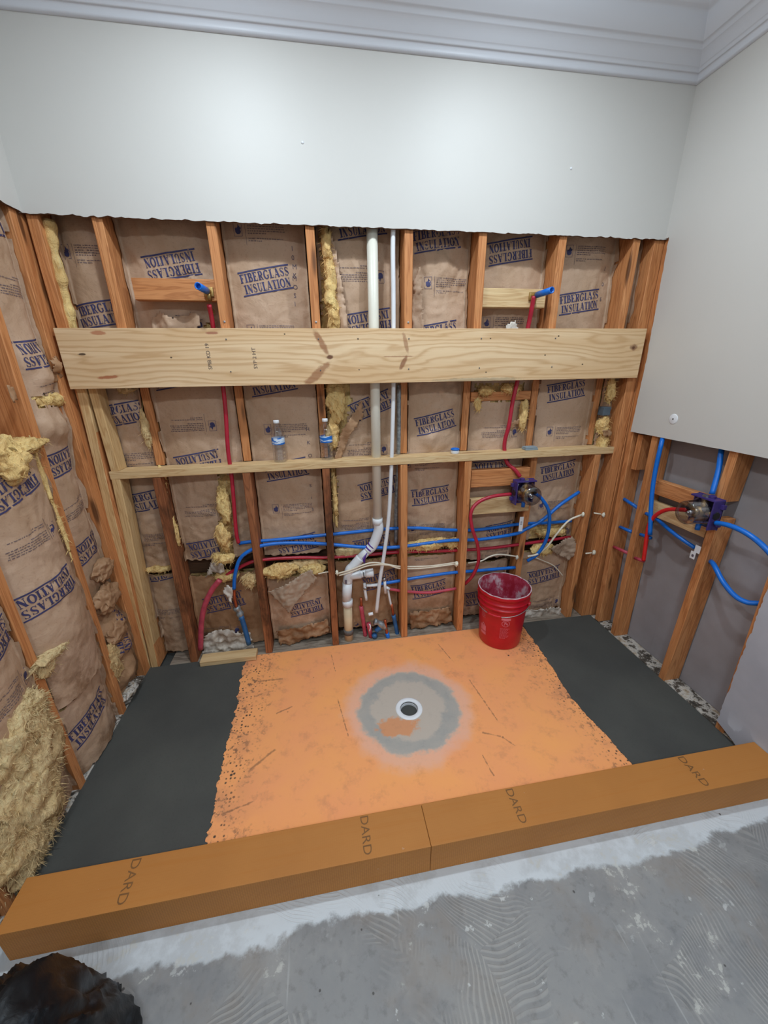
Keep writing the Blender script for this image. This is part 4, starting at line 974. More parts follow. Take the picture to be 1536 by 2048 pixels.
# ================================================================== insulation in the left wall
def lbay(y0, y1, z0, z1, label, seed, **kw):
    a0 = .03/2.4 if y0 > -.3 else (.02/2.4 if y0 > -.65 else 0); a1 = 0 if y1 > -.1 else (.03/2.4 if y1 > -.35 else (.02/2.4 if y1 > -.7 else 0))
    kw['lean'] = lambda v: (a0*v, a1*v)
    kw.setdefault('depth', -.030); kw.setdefault('bulge', .030); kw.setdefault('flange', .026); kw.setdefault('back', -.13)
    return make_batt(LEFT, y0, y1, z0, z1, label, 'kraft faced batts in the left wall', seed, **kw)
l1, f1 = lbay(-.269, -.053, .52, 2.3, 'upper left wall batt next to the back corner, paper torn and crumpled in bands', 51, crumple=1.6, depth=-.04,
    prints=[('L', 20, 445, 1, 9), ('C', 30, 572, 1, 0), ('L', 78, 706, 1, 8), ('C', 105, 775, 1, 10), ('L', 140, 918, 1, 6), ('C', 160, 1010, 1, 8), ('L', 190, 1087, 1, 8)],
    holes=[[(60, 792), (128, 786), (134, 806), (66, 816)]],
    hump=[(-.15, 1.62, .09, .05, .02), (-.12, 1.55, .05, .04, .025), (-.15, 1.36, .12, .05, .03)])
tuft(l1, PL(100, 800, -.03), (.02, .09, .03), 61, nf=160); tuft(l1, PL(104, 845, -.035), (.025, .09, .025), 62, mat='kraft2', nf=0, rough=.5)
tuft(l1, PL(100, 752, -.03), (.02, .09, .03), 64, mat='kraft2', nf=0, rough=.5)
sheet(l1, LEFT, [LEFT.px(96, 722, .01), LEFT.px(112, 712, .01), LEFT.px(124, 748, .01), LEFT.px(104, 742, .01)], lambda u, v: .012+.012*sin(v*60), 'torn_flap', M['kraft2'], seed=19)
sheet(l1, LEFT, [LEFT.px(14, 770, .0), LEFT.px(28, 776, .0), LEFT.px(36, 800, .0), LEFT.px(26, 806, .0)], lambda u, v: .0, 'torn_flap', M['kraft2'], seed=20)
l1b, f1b = lbay(-.269, -.053, .02, .50, 'crumpled kraft batt at the foot of the left wall beside the back corner', 52, crumple=3.2, depth=-.045, mat='kraft2',
    prints=[('C', 205, 1165, 1, 20), ('L', 236, 1262, 0, 60)], hump=[(-.16, .42, .1, .05, .04), (-.14, .28, .1, .05, .03), (-.17, .15, .08, .06, .035)])
tuft(l1b, PL(205, 1140, -.02), (.03, .08, .05), 65, mat='kraft2', nf=0, rough=.6); tuft(l1b, PL(214, 1195, -.02), (.03, .09, .06), 66, mat='kraft2', nf=0, rough=.55); tuft(l1b, PL(232, 1262, -.02), (.03, .08, .06), 67, mat='kraft2', nf=0, rough=.5)
tuft(l1b, PL(228, 1320, -.02), (.025, .05, .10), 68, nf=200, mat='woolpale'); tuft(l1b, PL(262, 1375, -.015), (.03, .07, .02), 69, mat='rubble', nf=0, rough=1)
l2, f2 = lbay(-.628, -.312, .36, 1.30, 'large left wall batt leaning out, yellow wool folding over its top', 53, crumple=1.3, depth=-.02, bulge=.05,
    prints=[('L', 34, 975, 1, 14), ('C', 70, 1075, 1, 4), ('L', 104, 1182, 1, 6)], flange=.02, hump=[(-.47, .75, .09, .25, .012)])
tuft(l2, PL(22, 898, -.02), (.06, .15, .03), 70, nf=200); tuft(l2, PL(5, 925, -.005), (.05, .09, .07), 71, nf=200)
tuft(l2, PL(70, 905, -.01), (.012, .02, .05), 72, mat='kraft2', nf=0); tuft(l2, PL(85, 950, .0), (.008, .010, .12), 76, nf=60); tuft(l2, PL(125, 1060, .002), (.006, .010, .12), 77, nf=60)
l2b, f2b = lbay(-.628, -.312, .012, .345, 'kraft batt low on the left wall, lettered right way up, torn along its top', 54, crumple=1.4, depth=-.03, bulge=.04,
    prints=[('L', 186, 1432, 0, 10), ('C', 135, 1365, 0, 12)])
tuft(l2b, PL(110, 1298, -.005), (.03, .13, .022), 73, nf=260, mat='woolpale'); tuft(l2b, PL(92, 1330, -.005), (.02, .04, .04), 74, nf=100, mat='woolpale')
l3, f3 = lbay(-1.008, -.672, .04, 1.0, 'left wall batt by the curb, split open by a big shaggy bulge', 55, crumple=1.2, depth=-.02, bulge=.035,
    prints=[('L', 2, 1280, 1, 8), ('C', 22, 1392, 1, 4)], flange=.02)
bm_ = [(-.02, -.80, .36, .05, .15, .20, 80), (-.02, -.86, .22, .055, .14, .18, 81), (-.02, -.93, .12, .05, .11, .13, 82), (-.015, -.74, .46, .04, .08, .10, 83)]
for (x, y, z, a, b, c, sd) in bm_: tuft(l3, (x, y, z), (a, b, c), sd, mat='woolpale', nf=1500, fl=.022, rough=.35, name='wool_bulge')
l4, f4 = lbay(-1.30, -1.052, .0, 1.0, 'left wall batt beyond the curb end', 56, crumple=1.2, depth=-.04)
# ================================================================== pan, mortar, curb, drain
CI, CO, CH = -1.0117, -1.1444, .100
eL = [PF(*p) for p in ((497, 1313), (484, 1340), (478, 1375), (476, 1405), (466, 1440), (456, 1480), (444, 1530), (434, 1580), (424, 1635), (411, 1695))]
eR = [PF(*p) for p in ((1050, 1258), (1078, 1296), (1106, 1338), (1140, 1392), (1172, 1430), (1208, 1465), (1240, 1503), (1278, 1542))]
poly = [(eL[0].x-.03, .0125), (eR[0].x+.04, .0125), (eR[-1].x+.06, CI+.001), (eL[-1].x-.04, CI+.001)]
tr = empty('shower_tray', (DR.x, DR.y, 0), 'orange foam shower tray with a grey patch round its drain', 'shower tray')
# tray with a round hole
def tray_mesh():
    bm = bmesh.new(); o = [bm.verts.new((a, b, 0)) for a, b in poly]
    h = [bm.verts.new((DR.x+.058*cos(2*pi*i/40), DR.y+.058*sin(2*pi*i/40), 0)) for i in range(40)]
    e = [bm.edges.new((o[i], o[(i+1) % 4])) for i in range(4)]+[bm.edges.new((h[i], h[(i+1) % 40])) for i in range(40)]
    bmesh.ops.triangle_fill(bm, edges=e, use_beauty=True)
    r = bmesh.ops.extrude_face_region(bm, geom=bm.faces[:])
    for v in [g for g in r['geom'] if isinstance(g, bmesh.types.BMVert)]: v.co.z = -.028
    bmesh.ops.recalc_face_normals(bm, faces=bm.faces[:])
    return frombm(bm)
tm = tray_mesh(); body = obj('tray_panel', tm, M['tray'], tr)
# keep texture in world space: the panel uses its own coordinates shifted back
body.data.transform(Matrix.Translation(V((DR.x, DR.y, 0)))); body.location = (-DR.x, -DR.y, 0)
dn = empty('shower_drain', (DR.x, DR.y, -.001), 'round grey and white drain set in the middle of the orange tray', 'drain')
obj('flange_ring', lathe([(.043, -.012), (.043, .0015), (.046, .0035), (.062, .0030), (.066, .0008), (.066, -.004)], (DR.x, DR.y, 0), 56, caps=False), M['wplastic'], dn, True)
obj('throat', lathe([(.0432, .001), (.0425, -.010), (.0420, -.034), (.034, -.036), (.030, -.050), (.026, -.052), (.026, -.10), (.001, -.10)], (DR.x, DR.y, 0), 48, caps=False), M['grey'], dn, True)
obj('threaded_ring', join(*[lathe([(.0425, -z), (.0408, -z-.0015), (.0425, -z-.003)], (DR.x, DR.y, 0), 48, caps=False) for z in (.008, .012, .016, .020, .024)]), M['wplastic'], dn, True)
obj('inner_ring', lathe([(.020, -.051), (.026, -.046), (.0255, -.051)], (DR.x, DR.y, 0), 40, caps=False), M['steel'], dn, True)
def ragged(pts, amp, step, seed):
    o = []
    for a, b in zip(pts[:-1], pts[1:]):
        o += rough_line((a.x, a.y), (b.x, b.y), step, amp, seed)[:-1]
    return o+[(pts[-1].x, pts[-1].y)]
lp = ragged(eL, .013, .006, 3); lp = [(min(a, eL[0].x+.06), min(b, .0125)) for a, b in lp]
polyL = lp+[(lp[-1][0], CI+.0015), (-.014, CI+.0015)]+rough_line((-.014, CI+.01), (-.03, -.30), .02, .006, 8)+rough_line((-.030, -.29), (-.035, .012), .02, .004, 9)+[(lp[0][0], .012)]
rp = ragged(eR, .007, .006, 6)
rpp = rp[:1]+[(a, b) for a, b in rp[1:]]
polyR = [(rpp[-1][0], CI+.0015)]+list(reversed(rpp))+[(rpp[0][0], .012), (2.722, .012)]+rough_line((2.722, -.02), (2.745, -.84), .02, .006, 10)+rough_line((2.744, -.86), (2.706, -.99), .02, .004, 11)+[(2.705, CI+.0015)]
def slabpoly(poly, z0, z1):
    bm = bmesh.new(); vs = [bm.verts.new((a, b, z1)) for a, b in poly]
    es = [bm.edges.new((vs[i], vs[(i+1) % len(vs)])) for i in range(len(vs))]
    bmesh.ops.triangle_fill(bm, edges=es, use_beauty=True)
    bmesh.ops.recalc_face_normals(bm, faces=bm.faces[:])
    if sum(f.normal.z for f in bm.faces) < 0: bmesh.ops.reverse_faces(bm, faces=bm.faces[:])
    r = bmesh.ops.extrude_face_region(bm, geom=bm.faces[:])
    for v in [g for g in r['geom'] if isinstance(g, bmesh.types.BMVert)]: v.co.z = z0
    bmesh.ops.recalc_face_normals(bm, faces=bm.faces[:]); return frombm(bm)
tag(obj('mortar_bed', slabpoly(polyL, -.0004, .0022), M['mortar'], origin=(.25, -.5, 0)), 'smooth dark mortar bed left of the orange tray', 'mortar')
tag(obj('mortar_bed', slabpoly(polyR, -.0004, .0022), M['mortar'], origin=(2.5, -.5, 0)), 'smooth dark mortar bed right of the orange tray', 'mortar')
struct('floor_base', join(box(-.04, poly[0][0]+.03, CI, .012, -.03, -.0006), box(min(poly[1][0], poly[2][0])-.03, 2.75, CI, .012, -.03, -.0006), box(-.150, 2.81, CI, .15, -.0299, -.022)), M['mortar'])
# curb
cb = empty('shower_curb', (1.35, CO, FL), 'long orange board curb stamped DARD along the front of the shower', 'curb')
SE = .0012
xj = P(845, 1620, 2, CH).x
obj('curb_board', box(.040, xj-SE/2, CO, CI, FL, CH, .002), M['curb'], cb); obj('curb_board', box(xj+SE/2, 2.703, CO, CI, FL, CH, .002), M['curb'], cb)
for (px, py) in ((272, 1722), (728, 1640), (1022, 1590), (1372, 1527)):
    q = P(px, py, 2, CH); bv, bf = bfont('DARD', .040)
    mx = max(b[0] for b in bv); k = .118/mx
    obj('stamp', ([(q.x-.012+b*1.0, CI-.002-a*k, CH+.0006) for a, b in bv], bf, None), M['curbink'], cb)
# crumbs along the right plate
rc = random.Random(5)
# ================================================================== plumbing
GB = 'blue supply pipes'; GR = 'red supply pipes'
def pipe(name, pts, r, mat, label=None, cat='pipe', group=None, parent=None, k=8, hollow=0, seg=14):
    m = tube([V(p) for p in pts], r, seg, k, hollow)
    o = obj(name, m, M[mat], parent, True, origin=None if parent else pts[0])
    if not parent: tag(o, label, cat, group)
    return o
def bp(l, y=.045): return [bw(p[0], p[1], p[2] if len(p) > 2 else y) for p in l]
def ringat(p, d, r, L, mat, name, parent):
    p = V(p); d = V(d).normalized(); return obj(name, tube([p-d*L/2, p+d*L/2], r, 20, 2), M[mat], parent, True)
# drain / vent stack
dp = empty('drain_pipe', bw(697, 1285, .055), 'cream plastic drain pipe with white elbows and tee, running up the back wall', 'drain pipe')
yp = .055
T0 = bw(745, 455, yp); T1 = bw(755, 1042, yp)
T0 = V((1.312, yp, 2.45)); T1 = V((T1.x, yp, T1.z))
obj('riser', tube([T0, T1], .0245, 28, 2), M['pvc'], dp, True)
E1 = bw(757, 1060, yp); E2 = bw(745, 1090, yp); E3 = bw(715, 1122, yp); E4 = bw(700, 1140, yp); E5 = bw(695, 1165, yp)
ringat(T1, T1-T0, .0285, .034, 'pvcw', 'coupling', dp)
obj('upper_elbow', tube([T1, E1, E2+V((0.003, 0, 0)), E2.lerp(E3, .35)], .0275, 28, 8), M['pvcw'], dp, True)
obj('offset_pipe', tube([E2.lerp(E3, .15), E3], .0245, 28, 2), M['pvcw'], dp, True)
obj('lower_elbow', tube([E2.lerp(E3, .8), E3.lerp(E4, .6), E4+V((-.004, 0, -.004)), E5], .0275, 28, 8), M['pvcw'], dp, True)
dd = (E3-E2).normalized()
for f, w in ((.05, .006), (.22, .008), (.5, .03)):
    q = E2.lerp(E3, f); obj('primer_mark', tube([q-dd*w*.5, q+dd*w*.5], .0281, 24, 2), M['primer'], dp, True) if f < .4 else None
for k in range(5):
    q = E2.lerp(E3, .38+.07*k)+V((-.002, -.0245, 0)); obj('primer_mark', tube([q, q+V((.006*(k-2), .006, -.035-.006*k))], .0028, 8, 4), M['primer'], dp, True)
B5 = bw(693, 1200, yp); B6 = bw(695, 1205, yp); B7 = bw(698, 1282, yp)
obj('tee', join(tube([E5, B5], .0285, 28, 2), tube([bw(694, 1152, yp), bw(722, 1148, yp-.006)], .0255, 24, 3)), M['pvcw'], dp, True)
obj('tee_branch', join(tube([bw(718, 1149, yp-.004), bw(733, 1146, yp-.01)], .0215, 24, 3), tube([bw(731, 1147, yp-.01), bw(747, 1145, yp-.016)], .0245, 24, 3, .8)), M['pvcw'], dp, True)
ringat(bw(727, 1148, yp-.008), bw(747, 1145, yp)-bw(720, 1150, yp), .0235, .005, 'blackp', 'primer_band', dp)
ringat(B6, (0, 0, 1), .031, .04, 'pvcw', 'coupling', dp)
obj('lower_pipe', tube([B6, B7], .0262, 28, 2), M['pvco'], dp, True)
ringat(bw(697, 1262, yp), (0, 0, 1), .030, .032, 'grey', 'rubber_sleeve', dp)
q = bw(692, 1164, yp-.029); obj('tee_label', box(q.x-.006, q.x+.005, q.y-.0008, q.y+.001, q.z-.012, q.z+.012), M['inkgrey'], dp)
# thin white pipe
pipe('vent_tube', [V((1.415, .030, 2.4))]+bp([(786, 470), (787, 600), (787, 760), (785, 860), (782, 950), (777, 1040), (768, 1110), (760, 1160), (753, 1224)], .030), .0105, 'pvcw', 'thin white plastic tube hanging beside the drain pipe', 'tube')
pipe('foil_cable', bp([(798, 770), (797, 900), (793, 1000), (792, 1085)], .10), .011, 'foil', 'dull silver cable behind the thin white tube', 'cable')
# blue runs
pipe('blue_pipe', bp([(478, 1087), (498, 1084), (560, 1079), (620, 1073), (700, 1065), (770, 1058), (830, 1056), (900, 1060), (960, 1059), (1040, 1048), (1090, 1046), (1142, 1042)], .088), .0095, 'blue', 'upper blue pipe running level through the back wall studs', 'pipe', GB)
pipe('blue_pipe', bp([(468, 1178, .04), (470, 1150, .035), (480, 1118, .03), (502, 1100, .032), (530, 1090, .045), (580, 1086), (650, 1088), (720, 1094), (780, 1095), (830, 1090), (900, 1081), (960, 1079), (1030, 1068), (1052, 1058), (1085, 1040), (1120, 1010), (1158, 984, .07)], .052), .0098, 'blue', 'long blue pipe curving down at its left end by the thick red pipe', 'pipe', GB)
pipe('blue_pipe', bp([(758, 1168), (790, 1163), (830, 1156), (900, 1146), (960, 1141), (1030, 1135)], .052), .0098, 'blue', 'lowest blue pipe, starting at the capped stubs', 'pipe', GB)
# red runs
pipe('red_pipe', bp([(418, 610, .0), (424, 640, .03), (432, 690, .055), (444, 760), (451, 820), (456, 900), (464, 960), (472, 1060), (477, 1086)], .05), .0098, 'red', 'tall red pipe dropping from the left blue stub through the ledge', 'pipe', GR)
pipe('red_pipe', bp([(440, 1158, .06), (470, 1140, .06), (503, 1124, .06), (540, 1118), (600, 1115), (655, 1115), (740, 1109), (800, 1104), (880, 1102), (960, 1098), (1045, 1088), (1140, 1074)], .075), .0095, 'red', 'long red pipe running level below the blue ones', 'pipe', GR)
pipe('red_sleeve_pipe', bp([(440, 1160), (424, 1180), (410, 1210), (403, 1245), (401, 1298)], .030), .0145, 'redold', 'thick dusty red pipe bending down to the short pine offcut', 'pipe', GR)
pipe('red_pipe', bp([(930, 1168, .05), (946, 1150, .02), (957, 1122, .0), (955, 1090, -.01), (944, 1055, -.01), (942, 1025, .0), (956, 1005), (985, 993), (1022, 988)], .012), .0098, 'red', 'red pipe looping left of the back wall shower valve', 'pipe', GR)
pipe('red_pipe', bp([(778, 1178), (815, 1183), (860, 1185), (912, 1177)], .055), .0085, 'redold', 'faded red pipe lowest between drain stack and bucket', 'pipe', GR)
pipe('red_pipe', bp([(1068, 592, .0), (1062, 625, .02), (1055, 660, .04), (1040, 740), (1026, 800), (1018, 850, .05), (1010, 880, .06), (1009, 900, .06), (1014, 925, .05), (1030, 940, .03), (1040, 953, .02)], .05), .0105, 'red', 'red pipe dropping from the right blue stub to the back wall valve', 'pipe', GR)
# shower arm stubs
def stub(px, py, tipx, tipy, label, y0=.02, y1=-.11):
    a = bw(px, py, y0); t = bw(tipx, tipy, y1)
    e = empty('shower_stub', a, label, 'pipe stub', 'blue capped shower outlets')
    obj('drop_ear', join(box(a.x-.02, a.x+.02, y0+.006, y0+.014, a.z-.018, a.z+.018, .002), tube([a+V((0, .008, 0)), a+(t-a)*.25], .0125, 16, 2), tube([a+V((0, 0, .0)), a+V((-.001, .0, -.035))], .0115, 16, 2)), M['brass'], e, True)
    obj('nipple', tube([a+(t-a)*.18, t], .0135, 20, 2, .72), M['blue'], e, True)
    return e
stub(416, 583, 396, 572, 'blue pipe stub sticking out in front of the brown crosspiece')
stub(1068, 592, 1104, 580, 'blue pipe stub sticking out in front of the pale pine crosspiece')
# copper and sleeves below the long blue pipe
cs = empty('copper_supply', bw(500, 1290, .04), 'copper supply in a dusty blue sleeve rising left of the dark stud', 'pipe')
obj('copper_tube', tube(bp([(468, 1176), (469, 1195), (474, 1218)], .045), .0085, 14, 4), M['copper'], cs, True)
obj('tape_wrap', tube(bp([(472, 1214), (479, 1225), (483, 1238)], .045), lambda t: .018+.003*sin(t*13), 14, 6), M['foil'], cs, True)
obj('blue_sleeve', tube(bp([(482, 1232), (489, 1255), (498, 1288)], .04), .014, 16, 4), M['blueold'], cs, True)
# cluster beside the drain
def rise(name, l, r, mat, label, y=.06, top=None):
    e = empty(name, bw(l[-1][0], l[-1][1], y), label, 'pipe', 'supply stubs rising at the foot of the back wall')
    obj('tube', tube(bp(l, y), r, 14, 4), M[mat], e, True)
    for nm, ll, rr, mm in (top or []): obj(nm, tube(bp(ll, y), rr, 14, 4), M[mm], e, True)
    return e
rise('supply_stub', [(722, 1212), (727, 1245), (731, 1274)], .0125, 'redold', 'taller pink sleeved stub right beside the drain pipe', .07, [('copper_tube', [(722, 1196), (723, 1214)], .008, 'copper')])
rise('supply_stub', [(737, 1246), (742, 1274)], .0135, 'redold', 'short pink sleeved stub right of the taller pink one', .05)
rise('supply_stub', [(752, 1262), (763, 1252), (768, 1248)], .016, 'blueold', 'fat blue sleeved stub topped with crumpled foil', .035, [('tape_wrap', [(748, 1243), (758, 1246), (772, 1256)], lambda t: .018+.004*sin(t*11), 'foil'), ('sleeve_end', [(748, 1268), (750, 1274)], .017, 'blueold')])
rise('supply_stub', [(770, 1240), (773, 1262), (777, 1285)], .0085, 'copper', 'bare copper stub with a blue clip, front of the cluster', .03, [('blue_clip', [(774, 1266), (778, 1282)], .012, 'blue')])
rise('supply_stub', [(787, 1230), (792, 1255), (796, 1276)], .0125, 'blueold', 'blue sleeved stub next to the orange stud', .055, [('copper_tube', [(783, 1208), (787, 1232)], .008, 'copper'), ('white_cap', [(776, 1180), (779, 1196), (782, 1210)], .0065, 'pvcw')])
w1 = empty('capped_stub', bw(745, 1170, .045), 'white capped fitting joined to the lowest blue pipe', 'pipe fitting')
obj('white_elbow', tube(bp([(733, 1171), (752, 1170), (759, 1168)], .048), .0095, 14, 3), M['pvcw'], w1, True)
obj('down_stub', tube(bp([(729, 1166), (730, 1180), (733, 1200)], .052), .0085, 14, 3), M['pvcw'], w1, True)
obj('crimp_ring', tube(bp([(730, 1174), (731, 1178)], .052), .011, 14, 3), M['steel'], w1, True)
obj('crimp_ring', tube(bp([(770, 1166), (772, 1165)], .052), .0118, 14, 3), M['steel'], w1, True)
w2 = empty('capped_stub', bw(770, 1172, .045), 'small upright white fitting at the end of the faded red pipe', 'pipe fitting')
obj('white_tee', join(tube(bp([(769, 1158), (771, 1186)], .04), .0085, 14, 3), tube(bp([(771, 1174), (779, 1178)], .045), .0085, 14, 3)), M['pvcw'], w2, True)
obj('end_cap', tube(bp([(768, 1156), (769, 1161)], .04), .0105, 14, 3), M['steel'], w2, True)
tag(obj('pvc_offcut', tube(bp([(737, 1229), (746, 1227)], .03), .010, 14, 3, .75), M['wplastic'], None, True, origin=bw(737, 1229, .03)), 'short white plastic offcut caught among the stubs', 'pipe offcut')
tag(obj('plastic_scrap', tube(bp([(739, 1262, .02), (741, 1254, .015), (739, 1248, .02)], .02), .004, 8, 4), M['wplastic'], None, True, origin=bw(739, 1262, .02)), 'small curled white plastic scrap among the supply stubs', 'scrap')
# white cables
GW = 'white cables through the studs'
pipe('white_cable', bp([(676, 1147, .02), (700, 1140, .01), (740, 1126, .01), (770, 1128, .02), (801, 1133, .03), (860, 1132), (912, 1125)], .045), .0045, 'wire', 'upper white cable crossing in front of the drain stack', 'cable', GW)
pipe('white_cable', bp([(678, 1151, .02), (705, 1143, .01), (738, 1131, .012), (775, 1130, .02), (801, 1137, .03), (850, 1136), (912, 1128)], .043), .0045, 'wire', 'lower white cable crossing in front of the drain stack', 'cable', GW)
pipe('white_cable', bp([(936, 1126), (962, 1122), (980, 1113), (1000, 1109), (1034, 1113, .058)], .045), .0045, 'wire', 'white cable arching behind the red loop, left of the bucket rim', 'cable', GW)
pipe('white_cable', bp([(1055, 1113), (1075, 1108), (1095, 1092), (1115, 1066), (1138, 1041), (1165, 1029)], .025), .0058, 'wire', 'white cable climbing to the stud right of the valve', 'cable', GW)
pipe('white_cable', bp([(1062, 1112), (1085, 1121), (1108, 1132), (1126, 1152)], .06), .0035, 'wire', 'thin loose cable end hanging behind the bucket', 'cable', GW)
pipe('white_cable', bp([(636, 1148), (655, 1144), (670, 1147)], .03), .0035, 'wire', 'short cable end left of the drain pipe', 'cable', GW)
pipe('white_cable', bp([(1188, 1026), (1206, 1029)], .02), .0045, 'wire', 'upper white cable end poking out near the back right corner', 'cable', GW)
pipe('white_cable', bp([(1171, 1107), (1190, 1105)], .02), .0045, 'wire', 'lower white cable end poking out near the back right corner', 'cable', GW)
def plug(p, label, r=.011, sd=1):
    bm = bmesh.new(); bmesh.ops.create_icosphere(bm, subdivisions=3, radius=1)
    for v in bm.verts:
        k = 1+.5*fb(v.co*2.3+V((sd*5, 0, 0)), 3); v.co = V((v.co.x*r*.8, v.co.y*r*.8, v.co.z*r*1.3))*k+V(p)
    tag(obj('foam_plug', frombm(bm), M['foam'], None, True, origin=p), label, 'foam plug', 'foam blobs around cable holes')
plug(bw(674, 1146, .005), 'white foam blob on the stud left of the drain stack', sd=1); plug(bw(913, 1128, .005), 'white foam blob on the stud left of the bucket', .013, sd=2)
plug(bw(1034, 1115, .056), 'white foam blob just above the bucket rim', sd=3); plug(bw(1166, 1029, .005), 'white foam blob at the upper end of the climbing cable', sd=4)
plug(bw(1207, 1030, .005), 'upper foam blob near the back right corner', sd=5); plug(bw(1188, 1105, .005), 'lower foam blob near the back right corner', .012, sd=6)
# ------------------------------------------------------------------ shower valves
def valve(name, c, ex, ey, label):
    """c centre on wall, ex: across direction, ey: out of the wall"""
    ex = V(ex); ey = V(ey); ez = V((0, 0, 1)); c = V(c)
    Mx = Matrix(((ex.x, ey.x, ez.x, c.x), (ex.y, ey.y, ez.y, c.y), (ex.z, ey.z, ez.z, c.z), (0, 0, 0, 1)))
    e = empty(name, c, label, 'valve', 'rough-in shower valves')
    f = lambda m: xf(m, Mx)
    # mounting frame: plate with upright sides and lugs
    obj('mounting_frame', f(join(box(-.062, .062, .0, .006, -.070, .070, .002), box(-.062, -.056, .0, .055, -.066, .066, .002), box(.050, .056, .0, .030, -.066, .066, .002), box(-.060, .056, .0, .05, .060, .068, .002),
        box(-.060, .050, .0, .02, -.068, -.062, .002), box(-.075, -.056, .004, .02, -.05, -.03, .002), box(-.075, -.056, .004, .02, .03, .05, .002), lathe([(.014, .068), (.014, .078), (.010, .080)], (-.02, .025, 0), 16))), M['purple'], e)
    obj('valve_body', f(join(tube([V((0, .03, -.052)), V((0, .03, .060))], .014, 18, 2), tube([V((-.055, .03, .0)), V((.055, .03, .0))], .0135, 18, 2), tube([V((0, .022, 0)), V((0, .062, 0))], .025, 24, 2), tube([V((0, .06, 0)), V((0, .075, 0))], .017, 24, 2))), M['brass'], e, True)
    obj('stop_screw', f(join(tube([V((-.028, .03, .022)), V((-.028, .056, .022))], .009, 14, 2), tube([V((-.028, .055, .022)), V((-.028, .060, .022))], .012, 6, 1))), M['steel'], e)
    obj('stop_screw', f(join(tube([V((.030, .03, -.022)), V((.030, .056, -.022))], .009, 14, 2), tube([V((.030, .055, -.022)), V((.030, .060, -.022))], .012, 6, 1))), M['steel'], e)
    obj('cartridge', f(join(tube([V((0, .074, 0)), V((0, .100, 0))], .010, 18, 2), tube([V((0, .098, 0)), V((0, .108, 0))], .006, 12, 2))), M['steel'], e, True)
    # clear guard: round cup with a square flange
    cup = []
    for (r, h) in ((.066, .030), (.060, .034), (.055, .040), (.052, .115), (.050, .118), (.030, .120)): cup.append((r, h))
    obj('clear_guard', f(join(lathe([(r, h) for r, h in cup], (0, 0, 0), 36, 'y', False), lathe([(.053, .060), (.055, .060)], (0, 0, 0), 36, 'y', False))), M['smoke'], e, True)
    for s in (-1, 1): obj('union_nut', f(tube([V((.050*s, .03, 0)), V((.066*s, .03, 0))], .018, 6, 1)), M['blackp'], e)
    obj('union_nut', f(tube([V((0, .03, .056)), V((0, .03, .074))], .017, 6, 1)), M['steel'], e)
    obj('plug_stub', f(tube([V((0, .03, -.052)), V((0, .03, -.088))], .0105, 14, 2)), M['blue'], e, True)
    return e
vc = bw(1046, 982, .0); valve('shower_valve', (vc.x, .012, vc.z), (1, 0, 0), (0, -1, 0), 'purple framed shower valve under a clear cover on the back wall')
pipe('blue_pipe', bp([(1068, 986, -.01), (1082, 996, -.012), (1096, 1018, -.012), (1099, 1045, -.005), (1092, 1080, .01), (1075, 1108, .03), (1055, 1122, .05)], .0), .0098, 'blue', 'blue pipe looping right of the back wall shower valve', 'pipe', GB)
q = bw(1042, 1048, .008); t_ = empty('tag', q, 'white paper tag hanging under the back wall valve', 'tag')
obj('tag_card', box(q.x-.012, q.x+.012, .006, .0075, q.z-.045, q.z+.045), M['wplastic'], t_)
obj('tag_print', join(*[box(q.x-.006, q.x+.004, .0050, .0058, q.z-.004+d, q.z-.002+d) for d in (.0, .006, .012, .018)]), M['inkgrey'], t_)
XV = 2.70
vr = P(1412, 1022, 0, XV); valve('shower_valve', (XV+.012, vr.y, vr.z), (0, 1, 0), (-1, 0, 0), 'purple framed shower valve under a clear cover on the right wall')
def rp_(l, x=2.70): return [P(p[0], p[1], 0, p[2] if len(p) > 2 else x) for p in l]
pipe('blue_pipe', rp_([(1327, 870, 2.74), (1322, 890), (1310, 945), (1303, 1000), (1300, 1070)], 2.70), .0105, 'blue', 'tall blue pipe beside the second stud of the right wall', 'pipe', GB)
pipe('blue_pipe', rp_([(1444, 895, 2.76), (1441, 912, 2.74), (1437, 940, 2.73), (1424, 988, 2.70)]), .0105, 'blue', 'blue pipe dropping into the top of the right wall valve', 'pipe', GB)
pipe('blue_pipe', rp_([(1432, 1046, 2.675), (1455, 1050, 2.67), (1485, 1062, 2.67), (1515, 1082, 2.675), (1545, 1112, 2.69), (1575, 1150, 2.72)]), .0105, 'blue', 'blue pipe leaving the right wall valve towards the picture edge', 'pipe', GB)
pipe('blue_pipe', rp_([(1418, 1120, 2.765), (1428, 1130, 2.73), (1445, 1162, 2.71), (1468, 1190, 2.715), (1492, 1204, 2.73), (1520, 1207, 2.76)]), .0105, 'blue', 'blue pipe drooping between the right wall studs near the lower drywall', 'pipe', GB)
pipe('blue_pipe', rp_([(1310, 1035, 2.765), (1330, 1052, 2.75), (1352, 1070, 2.745), (1390, 1096, 2.765)]), .0095, 'blue', 'blue pipe sloping below the crosspieces of the right wall valve', 'pipe', GB)
for a, b, lb, mt in (((1245, 996), (1276, 1016), 'upper blue stub between the two corner studs of the right wall', 'blue'), ((1240, 1054), (1264, 1064), 'lower blue stub between the two corner studs of the right wall', 'blue'), ((1228, 1094), (1256, 1106), 'red stub between the two corner studs of the right wall', 'redold'),
                     ((1292, 1027), (1304, 1032), 'upper blue stub on the second stud of the right wall', 'blue'), ((1281, 1069), (1302, 1076), 'lower blue stub joining the tall blue pipe', 'blue'), ((1270, 1116), (1288, 1122), 'red stub on the second stud of the right wall', 'redold')):
    pipe('pipe_stub', rp_([a, b], 2.742 if mt == 'blue' and b[0] < 1290 else 2.725), .0092, mt, lb, 'pipe stub', 'pipe stubs in the right wall')
